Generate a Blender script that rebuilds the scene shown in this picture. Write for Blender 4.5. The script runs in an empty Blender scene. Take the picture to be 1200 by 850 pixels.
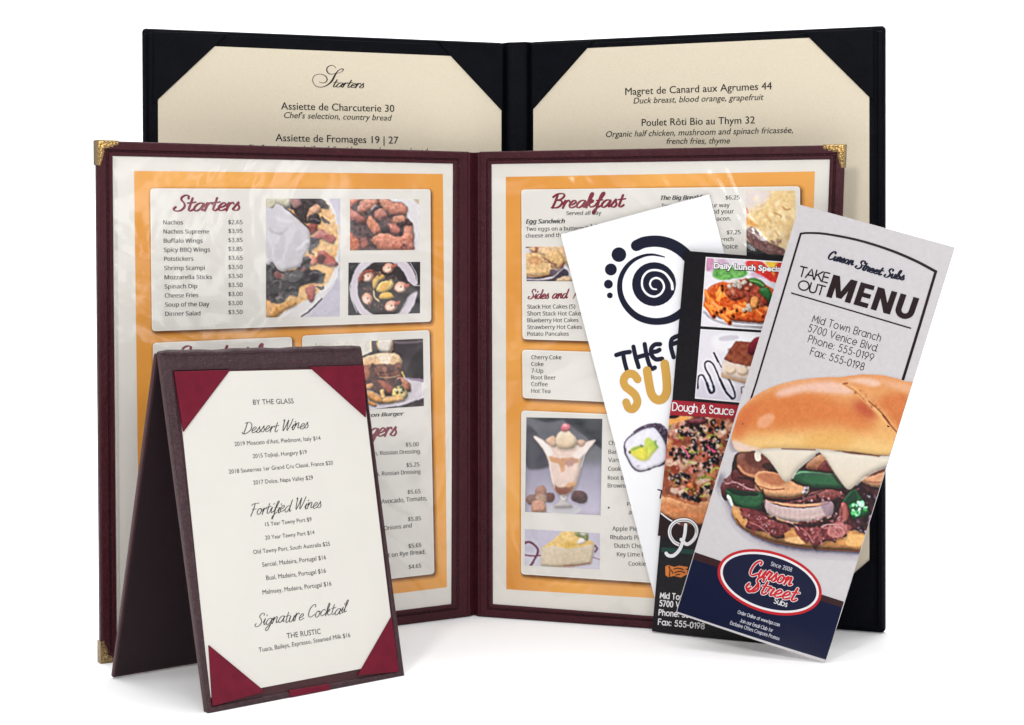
import bpy, math, random, os
import numpy as np
from math import sin, cos, pi, radians
random.seed(7); rng = np.random.default_rng(7)
scene = bpy.context.scene
COL = scene.collection
IN = 0.0254
CAM_H = 9.08 * IN
FPX, CX, HY = 2000.0, 600.0, 298.0       # measured: focal length in photo pixels, centre column, horizon row

# ------------------------------------------------------------------ camera, world, lamps, exposure
cam = bpy.data.cameras.new('camera'); co = bpy.data.objects.new('camera', cam); COL.objects.link(co)
co.location = (0, 0, CAM_H); co.rotation_euler = (radians(90), 0, 0)
cam.lens = 60.0; cam.sensor_width = 36.0; cam.sensor_fit = 'HORIZONTAL'
cam.shift_y = -(425 - HY) / 1200.0
cam.clip_start = 0.01; cam.clip_end = 100
scene.camera = co
w = bpy.data.worlds.new('World'); scene.world = w; w.use_nodes = True
w.node_tree.nodes['Background'].inputs[0].default_value = (0.93, 0.96, 1.0, 1)
w.node_tree.nodes['Background'].inputs[1].default_value = 0.15
scene.view_settings.view_transform = 'Standard'; scene.view_settings.look = 'None'
scene.view_settings.exposure = 0.0; scene.view_settings.gamma = 1.0

def lamp(name, loc, target, sx, sy, watts, col=(1, 1, 1)):
    l = bpy.data.lights.new(name, 'AREA'); l.shape = 'RECTANGLE'; l.size = sx; l.size_y = sy
    l.energy = watts; l.color = col
    o = bpy.data.objects.new(name, l); COL.objects.link(o); o.location = loc
    d = np.array(target, float) - np.array(loc, float)
    from mathutils import Vector
    o.rotation_euler = Vector(d).to_track_quat('-Z', 'Y').to_euler()
    return o
lamp('key_softbox', (-0.50, -0.42, 1.10), (0.1, 1.05, 0.15), 0.20, 0.20, 10, (1.0, 0.985, 0.96))
lamp('fill_softbox', (0.25, -0.75, 0.95), (0.0, 1.05, 0.15), 1.0, 0.6, 12.2, (0.98, 0.99, 1.0))
lamp('overhead_softbox', (0.0, 1.15, 1.75), (0.0, 1.10, 0.0), 2.8, 1.7, 36, (1, 1, 1))
lamp('sheen_softbox', (1.15, -0.10, 0.62), (-0.2, 1.0, 0.15), 0.30, 0.9, 3.2, (1, 1, 1))  # lamp added only to put sheen on the left clear pocket
lamp('backdrop_lamp', (0.0, 1.75, 2.1), (0.0, 3.0, 0.35), 3.0, 0.5, 55, (1, 1, 1))

# ------------------------------------------------------------------ colour and materials
def lin(c):
    c = np.asarray(c, float) / 255.0
    return np.where(c <= 0.04045, c / 12.92, ((c + 0.055) / 1.055) ** 2.4)
INK_GAIN = 1.0

def mat(name, col=(128, 128, 128), rough=0.5, spec=0.5, metal=0.0, attr=False, bump=None, var=None, coat=0.0, sheen=0.0):
    m = bpy.data.materials.new(name); m.use_nodes = True
    nt = m.node_tree; N = nt.nodes; L = nt.links; b = N['Principled BSDF']
    c = lin(col)
    b.inputs['Roughness'].default_value = rough
    b.inputs['Specular IOR Level'].default_value = spec
    b.inputs['Metallic'].default_value = metal
    b.inputs['Coat Weight'].default_value = coat
    b.inputs['Sheen Weight'].default_value = sheen
    tc = N.new('ShaderNodeTexCoord')
    src = None
    if attr:
        a = N.new('ShaderNodeAttribute'); a.attribute_name = 'ink'; src = a.outputs['Color']
    else:
        r = N.new('ShaderNodeRGB'); r.outputs[0].default_value = (*c, 1); src = r.outputs[0]
    if var:
        scale, amt, detail = var
        n = N.new('ShaderNodeTexNoise'); n.inputs['Scale'].default_value = scale; n.inputs['Detail'].default_value = detail
        L.new(tc.outputs['Object'], n.inputs['Vector'])
        mr = N.new('ShaderNodeMapRange'); mr.inputs[1].default_value = 0.3; mr.inputs[2].default_value = 0.7
        mr.inputs[3].default_value = 1 - amt; mr.inputs[4].default_value = 1 + amt
        L.new(n.outputs['Fac'], mr.inputs[0])
        v = N.new('ShaderNodeVectorMath'); v.operation = 'SCALE'
        L.new(src, v.inputs[0]); L.new(mr.outputs[0], v.inputs['Scale']); src = v.outputs[0]
    L.new(src, b.inputs['Base Color'])
    if bump:
        last = None
        for kind, scale, dist in bump:
            if kind == 'v':
                t = N.new('ShaderNodeTexVoronoi'); t.feature = 'DISTANCE_TO_EDGE'; o = t.outputs['Distance']
            else:
                t = N.new('ShaderNodeTexNoise'); t.inputs['Detail'].default_value = 4; o = t.outputs['Fac']
            t.inputs['Scale'].default_value = scale; L.new(tc.outputs['Object'], t.inputs['Vector'])
            bp = N.new('ShaderNodeBump'); bp.inputs['Distance'].default_value = dist; bp.inputs['Strength'].default_value = 1
            L.new(o, bp.inputs['Height'])
            if last: L.new(last, bp.inputs['Normal'])
            last = bp.outputs['Normal']
        L.new(last, b.inputs['Normal'])
    return m

M = {}
M['burgundy'] = mat('burgundy_leatherette', (58, 19, 27), .46, .2, bump=[('v', 700, .0003), ('n', 180, .0008)], var=(90, .12, 4))
M['burgundy_dark'] = mat('dark_thread', (24, 8, 12), .6, .3)
M['black'] = mat('black_leather', (8, 9, 15), .48, .05, bump=[('v', 800, .0002), ('n', 90, .0007)], var=(60, .2, 4))
M['tent'] = mat('brown_pebbled_leatherette', (54, 31, 37), .44, .34, bump=[('v', 750, .0006), ('n', 120, .0005)], var=(420, .3, 3))
M['tent_edge'] = mat('reddish_brown_leatherette', (62, 32, 36), .45, .35, bump=[('n', 700, .0002)], var=(120, .12, 3))
M['tent_inside'] = mat('dark_lining', (34, 20, 26), .6, .25, bump=[('n', 1500, .00012)])
M['satin'] = mat('wine_satin', (98, 15, 36), .5, .18, bump=[('n', 2600, .00008), ('n', 60, .0012)], var=(140, .12, 4))
M['ivory'] = mat('ivory_card', (203, 200, 193), .7, .25, bump=[('n', 900, .00005)], var=(40, .012, 4))
M['cream'] = mat('cream_paper', (208, 197, 176), .75, .2, bump=[('n', 700, .00008)], var=(900, .035, 3))
M['white_page'] = mat('white_paper', (219, 215, 208), .6, .3, bump=[('n', 500, .00006)])
M['gloss_white'] = mat('coated_white_paper', (231, 231, 234), .32, .35, bump=[('n', 25, .0006)])
M['grey_card'] = mat('speckled_grey_cardstock', (185, 181, 183), .6, .2, bump=[('n', 420, .00022)], var=(330, .03, 5))
M['gloss_black'] = mat('coated_black_paper', (20, 18, 22), .32, .2, bump=[('n', 30, .0006)], var=(500, .25, 4))
M['ink'] = mat('printing_ink', attr=True, rough=.55, spec=.25)
M['ink_gloss'] = mat('glossy_printing_ink', attr=True, rough=.33, spec=.16, bump=[('n', 25, .0006)])
M['gold'] = mat('brass_filigree', (206, 172, 112), .30, .5, metal=1.0, bump=[('n', 900, .00012)], var=(500, .12, 3))
M['bronze'] = mat('dull_bronze', (140, 118, 84), .40, .5, metal=.9, bump=[('n', 900, .00012)], var=(500, .2, 3))
M['backdrop'] = mat('white_seamless_paper', (246, 246, 247), .9, .1)

def vinyl():
    m = bpy.data.materials.new('clear_vinyl'); m.use_nodes = True; nt = m.node_tree; N = nt.nodes; L = nt.links
    N.clear(); out = N.new('ShaderNodeOutputMaterial'); mix = N.new('ShaderNodeMixShader')
    tr = N.new('ShaderNodeBsdfTransparent'); tr.inputs[0].default_value = (.985, .985, .98, 1)
    gl = N.new('ShaderNodeBsdfGlossy'); gl.inputs['Roughness'].default_value = .20
    tc = N.new('ShaderNodeTexCoord'); 
    n1 = N.new('ShaderNodeTexNoise'); n1.inputs['Scale'].default_value = 9; n1.inputs['Detail'].default_value = 2.5; n1.inputs['Distortion'].default_value = 1.6
    n2 = N.new('ShaderNodeTexNoise'); n2.inputs['Scale'].default_value = 45; n2.inputs['Detail'].default_value = 2
    L.new(tc.outputs['Object'], n1.inputs['Vector']); L.new(tc.outputs['Object'], n2.inputs['Vector'])
    b1 = N.new('ShaderNodeBump'); b1.inputs['Distance'].default_value = .010; b1.inputs['Strength'].default_value = 1
    b2 = N.new('ShaderNodeBump'); b2.inputs['Distance'].default_value = .0012; b2.inputs['Strength'].default_value = 1
    L.new(n1.outputs['Fac'], b1.inputs['Height']); L.new(n2.outputs['Fac'], b2.inputs['Height']); L.new(b1.outputs[0], b2.inputs['Normal'])
    lw = N.new('ShaderNodeLayerWeight'); lw.inputs['Blend'].default_value = .5
    pw = N.new('ShaderNodeMath'); pw.operation = 'POWER'; pw.inputs[1].default_value = 5; L.new(lw.outputs['Facing'], pw.inputs[0])
    fr = N.new('ShaderNodeMath'); fr.operation = 'MULTIPLY_ADD'; fr.inputs[1].default_value = .92; fr.inputs[2].default_value = .06; L.new(pw.outputs[0], fr.inputs[0])
    L.new(b2.outputs[0], gl.inputs['Normal'])
    L.new(fr.outputs[0], mix.inputs[0]); L.new(tr.outputs[0], mix.inputs[1]); L.new(gl.outputs[0], mix.inputs[2])
    L.new(mix.outputs[0], out.inputs[0]); return m
M['vinyl'] = vinyl()

# ------------------------------------------------------------------ objects
def thing(name, label, cat, base, group=None):
    o = bpy.data.objects.new(name, None); COL.objects.link(o); o.location = base
    o.empty_display_size = .02
    o['label'] = label; o['category'] = cat
    if group: o['group'] = group
    o['_base'] = list(base); return o

def mesh_obj(name, verts, faces, m, parent=None, colors=None, smooth=False, kind=None, label=None):
    base = np.zeros(3); p = parent
    while p is not None:
        base = base + np.array(p.location); p = p.parent
    v = np.asarray(verts, float).reshape(-1, 3) - base
    me = bpy.data.meshes.new(name); me.from_pydata(v.tolist(), [], [list(map(int, f)) for f in faces])
    me.materials.append(m)
    if colors is not None:
        a = me.color_attributes.new('ink', 'FLOAT_COLOR', 'POINT')
        c = np.ones((len(v), 4)); c[:, :3] = lin(np.asarray(colors)) * INK_GAIN
        a.data.foreach_set('color', c.ravel())
    if smooth: me.polygons.foreach_set('use_smooth', [True] * len(me.polygons))
    me.update()
    o = bpy.data.objects.new(name, me); COL.objects.link(o)
    if parent is not None: o.parent = parent
    if kind: o['kind'] = kind
    if label: o['label'] = label
    return o

def unproj(px, py, zin):
    """point seen at photo pixel (px,py) at depth zin inches"""
    Y = zin * IN
    return np.array([(px - CX) * Y / FPX, Y, CAM_H - (py - HY) * Y / FPX])
def floor_depth(py): return FPX * 9.08 / (py - HY)
def proj(p):
    p = np.asarray(p); return np.stack([CX + FPX * p[..., 0] / p[..., 1], HY - FPX * (p[..., 2] - CAM_H) / p[..., 1]], -1)

class Panel:
    """a board or sheet: four measured corners, local metres (s right, t up, w towards the viewer)"""
    def __init__(self, TL, TR, BR, BL, bend=None):
        TL, TR, BR, BL = [np.asarray(q, float) for q in (TL, TR, BR, BL)]
        # a board is flat: put the top corners into the plane of the foot and the middle of the top edge
        mid = (TL + TR) / 2; nn = np.cross(BR - BL, mid - BL); nn /= np.linalg.norm(nn); O = np.array([0, 0, CAM_H])
        TL = O + (TL - O) * (nn @ (BL - O)) / (nn @ (TL - O)); TR = O + (TR - O) * (nn @ (BL - O)) / (nn @ (TR - O))
        self.c = [TL, TR, BR, BL]
        self.W = (np.linalg.norm(TR - TL) + np.linalg.norm(BR - BL)) / 2
        self.H = (np.linalg.norm(TL - BL) + np.linalg.norm(TR - BR)) / 2
        n = np.cross(TR - BL, TL - BR); n /= np.linalg.norm(n)
        if n[1] > 0: n = -n
        self.n = n; self.bend = bend
        self.mpp = np.mean([q[1] for q in self.c]) / FPX
    def P(self, s, t, w=0.0):
        s = np.asarray(s, float); t = np.asarray(t, float); u = (s / self.W)[..., None]; v = (t / self.H)[..., None]
        TL, TR, BR, BL = self.c
        p = (1 - u) * (1 - v) * BL + u * (1 - v) * BR + u * v * TR + (1 - u) * v * TL
        ww = np.asarray(w, float) * np.ones_like(s)
        if self.bend: ww = ww + self.bend(s / self.W, t / self.H)
        return p + ww[..., None] * self.n
    def inv(self, pts):
        pts = np.atleast_2d(np.asarray(pts, float)); st = np.tile([self.W / 2, self.H / 2], (len(pts), 1))
        e = 1e-4
        for _ in range(12):
            f = proj(self.P(st[:, 0], st[:, 1]))
            fs = (proj(self.P(st[:, 0] + e, st[:, 1])) - f) / e; ft = (proj(self.P(st[:, 0], st[:, 1] + e)) - f) / e
            r = pts - f; det = fs[:, 0] * ft[:, 1] - fs[:, 1] * ft[:, 0]
            st[:, 0] += (r[:, 0] * ft[:, 1] - r[:, 1] * ft[:, 0]) / det
            st[:, 1] += (fs[:, 0] * r[:, 1] - fs[:, 1] * r[:, 0]) / det
        return st

def inset(pts, d):
    pts = np.asarray(pts, float); n = len(pts)
    area = sum(pts[i][0] * pts[(i + 1) % n][1] - pts[(i + 1) % n][0] * pts[i][1] for i in range(n))
    sg = 1 if area > 0 else -1
    out = []
    for i in range(n):
        a = pts[i] - pts[i - 1]; b = pts[(i + 1) % n] - pts[i]
        a = a / max(np.linalg.norm(a), 1e-9); b = b / max(np.linalg.norm(b), 1e-9)
        na = sg * np.array([-a[1], a[0]]); nb = sg * np.array([-b[1], b[0]])
        k = na + nb; k = k / max(1e-6, (k @ k)) * 2
        out.append(pts[i] + k * d)
    return np.array(out)
def round_poly(pts, r, seg=5):
    pts = np.asarray(pts, float); n = len(pts); out = []
    for i in range(n):
        p = pts[i]; a = pts[i - 1] - p; b = pts[(i + 1) % n] - p
        a = a / np.linalg.norm(a); b = b / np.linalg.norm(b)
        for k in range(seg + 1):
            f = k / seg
            out.append((1 - f) ** 2 * (p + a * r) + 2 * f * (1 - f) * p + f * f * (p + b * r))
    return np.array(out)
def prism(pan, pts, w0, w1, bev=0.0, seg=3):
    """solid from a convex outline in panel metres, with rounded front (and side) edges"""
    pts = np.asarray(pts, float); n = len(pts); V = []; F = []
    rings = [(pts, w0)]
    if bev > 0:
        for k in range(seg + 1):
            a = k / seg * pi / 2
            rings.append((inset(pts, bev * (1 - cos(a))), w1 - bev + bev * sin(a)))
    else: rings.append((pts, w1))
    for q, ww in rings: V.append(pan.P(q[:, 0], q[:, 1], ww))
    V = np.concatenate(V)
    for r in range(len(rings) - 1):
        for i in range(n):
            j = (i + 1) % n; F.append((r * n + i, r * n + j, (r + 1) * n + j, (r + 1) * n + i))
    F.append([(len(rings) - 1) * n + i for i in range(n)]); F.append([i for i in range(n)][::-1])
    return V, F
class Acc:
    def __init__(self): self.v = []; self.f = []; self.c = []; self.n = 0; self.marks = []
    def add(self, V, F, col=None):
        V = np.asarray(V).reshape(-1, 3); self.v.append(V); self.f += [tuple(int(i) + self.n for i in f) for f in F]; self.n += len(V)
        if col is not None:
            c = np.asarray(col, float); self.c.append(np.tile(c, (len(V), 1)) if c.ndim == 1 else c)
    def mark(self, name='lettering'):
        if not self.marks or self.marks[-1][0] < len(self.v): self.marks.append((len(self.v), len(self.f), self.n, name))
    def obj(self, name, m, parent=None, **k):
        if not self.v: return None
        if self.marks:                      # every printed line or emblem becomes an object of its own
            self.mark(name); p = (0, 0, 0); o = None
            for q in self.marks:
                if q[0] > p[0]:
                    o = mesh_obj(q[3], np.concatenate(self.v[p[0]:q[0]]), [tuple(i - p[2] for i in f) for f in self.f[p[1]:q[1]]], m, parent, colors=np.concatenate(self.c[p[0]:q[0]]) if self.c else None, **k)
                p = q
            return o
        return mesh_obj(name, np.concatenate(self.v), self.f, m, parent, colors=np.concatenate(self.c) if self.c else None, **k)
def rect(s0, t0, s1, t1): return np.array([(s0, t0), (s1, t0), (s1, t1), (s0, t1)])
def grid(pan, q, nx, ny, w):
    """grid over the quad q (TL,TR,BR,BL in panel metres)"""
    q = np.asarray(q, float); u, v = np.meshgrid(np.linspace(0, 1, nx + 1), np.linspace(0, 1, ny + 1))
    u = u[..., None]; v = v[..., None]
    p = (1 - u) * (1 - v) * q[0] + u * (1 - v) * q[1] + u * v * q[2] + (1 - u) * v * q[3]
    V = pan.P(p[..., 0], p[..., 1], w).reshape(-1, 3)
    i = np.arange(ny)[:, None] * (nx + 1) + np.arange(nx)[None]
    F = np.stack([i, i + nx + 1, i + nx + 2, i + 1], -1).reshape(-1, 4)
    return V, F

# ------------------------------------------------------------------ lettering
_fonts = {}
def font(name):
    if name == 'hum':
        if 'hum' not in _fonts:
            f = None
            try:
                for d in (bpy.utils.system_resource('DATAFILES', path='fonts'), os.path.join(bpy.utils.resource_path('LOCAL'), 'datafiles', 'fonts')):
                    p = os.path.join(d, 'NotoSansHebrew-Regular.woff2')
                    if d and os.path.exists(p): f = bpy.data.fonts.load(p); break
            except Exception: f = None
            _fonts['hum'] = f
        return _fonts['hum']
    return None
_tc = {}
def text_tris(s, fnt, bold, shear):
    k = (s, fnt, bold, shear)
    if k in _tc: return _tc[k]
    c = bpy.data.curves.new('lettering', 'FONT'); c.body = s; c.resolution_u = 3; c.offset = bold; c.shear = shear; c.size = 1
    f = font(fnt)
    if f: c.font = f
    o = bpy.data.objects.new('lettering', c); COL.objects.link(o); bpy.context.view_layer.update()
    me = bpy.data.meshes.new_from_object(o)
    V = np.array([v.co[:2] for v in me.vertices]).reshape(-1, 2); F = [tuple(p.vertices) for p in me.polygons]
    bpy.data.objects.remove(o); bpy.data.curves.remove(c); bpy.data.meshes.remove(me)
    _tc[k] = (V, F); return V, F
CAPH = {'gill': .70, 'hum': .714}
def txt(acc, pan, s, x0, y0, x1, y1, col=(25, 22, 25), cap=None, fnt='gill', bold=0.0, shear=0.0, w=.00012, full=None, wt=0.0):
    """string with its baseline from pixel (x0,y0) to (x1,y1); cap = capital height in px; full: width fits this text, only s is set"""
    V, F = text_tris(s, fnt, bold, shear)
    Vf = text_tris(full, fnt, bold, shear)[0] if full else V
    st = pan.inv([(x0, y0), (x1, y1)]); e = st[1] - st[0]; L = np.linalg.norm(e); e = e / L; p = np.array([-e[1], e[0]])
    mn = V[:, 0].min(); wd = Vf[:, 0].max() - Vf[:, 0].min(); k = L / wd
    ky = k if cap is None else cap * pan.mpp / CAPH[fnt]
    q = st[0] + (V[:, :1] - mn) * k * e + V[:, 1:] * ky * p
    for dx, dw in (((0, 0),) if wt == 0 else ((-wt / 2, 0), (wt / 2, .00003))):
        g = q + e * dx * pan.mpp; acc.add(pan.P(g[:, 0], g[:, 1], w + dw), F, col)
    acc.mark()

def catmull(pts, n=6, closed=False):
    p = np.asarray(pts, float)
    if len(p) < 3 and not closed: 
        f = np.linspace(0, 1, n + 1)[:, None]; return p[0] * (1 - f) + p[1] * f
    P = np.concatenate([[p[-1]], p, [p[0], p[1]]]) if closed else np.concatenate([[2 * p[0] - p[1]], p, [2 * p[-1] - p[-2]]])
    out = []; t = np.linspace(0, 1, n, endpoint=False)[:, None]
    for i in range(1, len(P) - 2):
        a, b, c, d = P[i - 1], P[i], P[i + 1], P[i + 2]
        out.append(.5 * (2 * b + (c - a) * t + (2 * a - 5 * b + 4 * c - d) * t * t + (3 * b - a - 3 * c + d) * t ** 3))
    if not closed: out.append(p[-1:])
    return np.concatenate(out)
def ribbon(acc, pan, st, wid, col, w=.00012, ramp=.00004, caps=True):
    st = np.asarray(st, float); n = len(st); wid = np.ones(n) * wid
    d = np.gradient(st, axis=0); d /= np.maximum(np.linalg.norm(d, axis=1, keepdims=True), 1e-12); nn = np.stack([-d[:, 1], d[:, 0]], 1)
    a = st + nn * wid[:, None] / 2; b = st - nn * wid[:, None] / 2; ww = w + np.linspace(0, ramp, n)
    V = np.concatenate([pan.P(a[:, 0], a[:, 1], ww), pan.P(b[:, 0], b[:, 1], ww)])
    F = [(i, n + i, n + i + 1, i + 1) for i in range(n - 1)]
    acc.add(V, F, col)
    if caps:
        for i, sg in ((0, -1), (n - 1, 1)):
            an = np.linspace(-pi / 2, pi / 2, 7); r = wid[i] / 2
            q = st[i] + r * (np.cos(an)[:, None] * d[i] * sg + np.sin(an)[:, None] * nn[i])
            acc.add(pan.P(q[:, 0], q[:, 1], ww[i] + ramp * .01), [tuple(range(7))], col)
def stroke_px(acc, pan, pts, wid, col, w=.00012, smooth=True, ramp=.00004, n=6, conv=None, closed=False):
    """a printed line through photo pixels (conv = (x0,y0,scale) of an enlarged crop); width in px, may vary"""
    pts = np.asarray(pts, float)
    if conv: pts = pts / conv[2] + np.array(conv[:2])
    wd = np.ones(len(pts)) * wid
    st = pan.inv(pts)
    if smooth:
        f = catmull(np.column_stack([st, wd]), n, closed)
    else:
        f = np.concatenate([np.linspace(0, 1, n, endpoint=False)[:, None] * (np.append(st[i + 1], wd[i + 1]) - np.append(st[i], wd[i])) + np.append(st[i], wd[i]) for i in range(len(st) - 1)] + [[np.append(st[-1], wd[-1])]])
    ribbon(acc, pan, f[:, :2], np.maximum(f[:, 2], .05) * pan.mpp, col, w, ramp)

def arc(cx, cy, rx, ry, a0, a1, n=9):
    a = np.radians(np.linspace(a0, a1, n)); return [(cx + rx * cos(t), cy + ry * sin(t)) for t in a]
# geometric sans strokes, capital height 1 (x-height .7)
G = {
 'T': (.62, [[(0, 1), (.62, 1)], [(.31, 1), (.31, 0)]]), 'A': (.78, [[(0, 0), (.39, 1), (.78, 0)], [(.14, .33), (.64, .33)]]),
 'K': (.66, [[(0, 0), (0, 1)], [(.6, 1), (.02, .42)], [(.2, .6), (.66, 0)]]), 'E': (.5, [[(.5, 1), (0, 1), (0, 0), (.5, 0)], [(0, .53), (.46, .53)]]),
 'O': (.98, [arc(.49, .5, .49, .5, 90, 450, 25)]), 'U': (.62, [[(0, 1), (0, .32)] + arc(.31, .31, .31, .31, 180, 360, 9) + [(.62, 1)]]),
 'M': (.84, [[(0, 0), (.07, 1), (.42, .2), (.77, 1), (.84, 0)]]), 'N': (.68, [[(0, 0), (0, 1), (.68, 0), (.68, 1)]]),
 'V': (.7, [[(0, 1), (.35, 0), (.7, 1)]]), 'B': (.56, [[(0, 0), (0, 1), (.3, 1)] + arc(.3, .76, .22, .24, 90, -90, 7) + arc(.3, .26, .26, .26, 90, -90, 7) + [(0, 0)], [(0, .52), (.3, .52)]]),
 'P': (.52, [[(0, 0), (0, 1), (.26, 1)] + arc(.26, .74, .26, .26, 90, -90, 8) + [(0, .48)]]), 'F': (.46, [[(.46, 1), (0, 1), (0, 0)], [(0, .53), (.42, .53)]]),
 'D': (.72, [[(0, 0), (0, 1), (.24, 1)] + arc(.24, .5, .48, .5, 90, -90, 12) + [(0, 0)]]),
 'S': (.5, [arc(.25, .74, .22, .26, 20, 270, 9) + arc(.25, .25, .25, .25, 90, -150, 9)]), 'J': (.4, [[(.4, 1), (.4, .22)] + arc(.2, .22, .2, .22, 0, -160, 7)]),
 'C': (.86, [arc(.49, .5, .49, .5, 45, 315, 17)]),
 'i': (.0, [[(0, 0), (0, .7)], [(0, .93), (0, .97)]]), 'l': (.0, [[(0, 0), (0, 1)]]), 'd': (.62, [arc(.32, .35, .32, .35, 0, 360, 19), [(.64, 0), (.64, 1)]]),
 'o': (.68, [arc(.34, .35, .34, .35, 90, 450, 19)]), 'w': (.86, [[(0, .7), (.22, 0), (.43, .68), (.64, 0), (.86, .7)]]),
 'n': (.5, [[(0, 0), (0, .7)], [(0, .4)] + arc(.25, .43, .25, .27, 180, 0, 9) + [(.5, 0)]]), 'h': (.5, [[(0, 0), (0, 1)], [(0, .4)] + arc(.25, .43, .25, .27, 180, 0, 9) + [(.5, 0)]]),
 'm': (.84, [[(0, 0), (0, .7)], [(0, .45)] + arc(.21, .48, .21, .22, 180, 0, 8) + [(.42, 0)], [(.42, .45)] + arc(.63, .48, .21, .22, 180, 0, 8) + [(.84, 0)]]),
 'r': (.24, [[(0, 0), (0, .7)], [(0, .45)] + arc(.25, .42, .25, .27, 170, 80, 5)]), 'a': (.66, [arc(.33, .35, .33, .35, 0, 360, 19), [(.66, 0), (.66, .7)]]),
 'c': (.58, [arc(.34, .35, .34, .35, 50, 310, 13)]), 'e': (.66, [[(.01, .36), (.66, .36)] + arc(.34, .35, .33, .35, 5, 315, 15)]),
 'v': (.52, [[(0, .7), (.26, 0), (.52, .7)]]), 'x': (.5, [[(0, .7), (.5, 0)], [(0, 0), (.5, .7)]]), 'u': (.5, [[(0, .7), (0, .27)] + arc(.25, .26, .25, .26, 180, 360, 8) + [(.5, .7)], [(.5, 0), (.5, .3)]]),
 'g': (.64, [arc(.32, .35, .32, .35, 0, 360, 19), [(.64, .7), (.64, 0)] + arc(.34, -.02, .3, .24, 0, -150, 7)]), 's': (.34, [arc(.17, .52, .16, .17, 30, 260, 7) + arc(.17, .18, .17, .18, 80, -150, 7)]),
 'f': (.26, [[(.1, 0), (.1, .78)] + arc(.3, .78, .2, .2, 180, 100, 5), [(0, .68), (.26, .68)]]), 'p': (.66, [arc(.34, .35, .33, .35, 0, 360, 19), [(0, .7), (0, -.3)]]),
 't': (.26, [[(.13, 1), (.13, 0)], [(0, .7), (.26, .7)]]), 'y': (.52, [[(0, .7), (.27, 0)], [(.52, .7), (.14, -.3)]]), 'b': (.66, [arc(.34, .35, .33, .35, 0, 360, 19), [(0, 0), (0, 1)]]),
 '5': (.54, [[(.48, 1), (.14, 1), (.07, .58)] + arc(.26, .32, .28, .32, 120, -145, 12)]), '7': (.54, [[(0, 1), (.54, 1), (.14, 0)]]), '0': (.56, [arc(.28, .5, .28, .5, 90, 450, 21)]),
 '1': (.2, [[(0, .8), (.2, 1), (.2, 0)]]), '9': (.56, [arc(.28, .68, .28, .32, 0, 360, 17), [(.55, .6), (.2, 0)]]), '8': (.54, [arc(.27, .75, .22, .25, -90, 270, 15), arc(.27, .26, .27, .26, 90, 450, 17)]),
 '2': (.54, [arc(.27, .7, .26, .3, 165, -25, 9) + [(.02, 0), (.54, 0)]]), ':': (.0, [[(0, .04), (0, .08)], [(0, .58), (0, .62)]]), '.': (.0, [[(0, .02), (0, .06)]]), '-': (.24, [[(0, .36), (.24, .36)]]),
 '&': (.7, [[(.7, 0), (.2, .68)] + arc(.32, .8, .15, .18, 210, -40, 7) + [(.1, .4)] + arc(.27, .25, .26, .26, 150, 300, 7) + [(.66, .42)]]), ' ': (.22, []),
}
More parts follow.
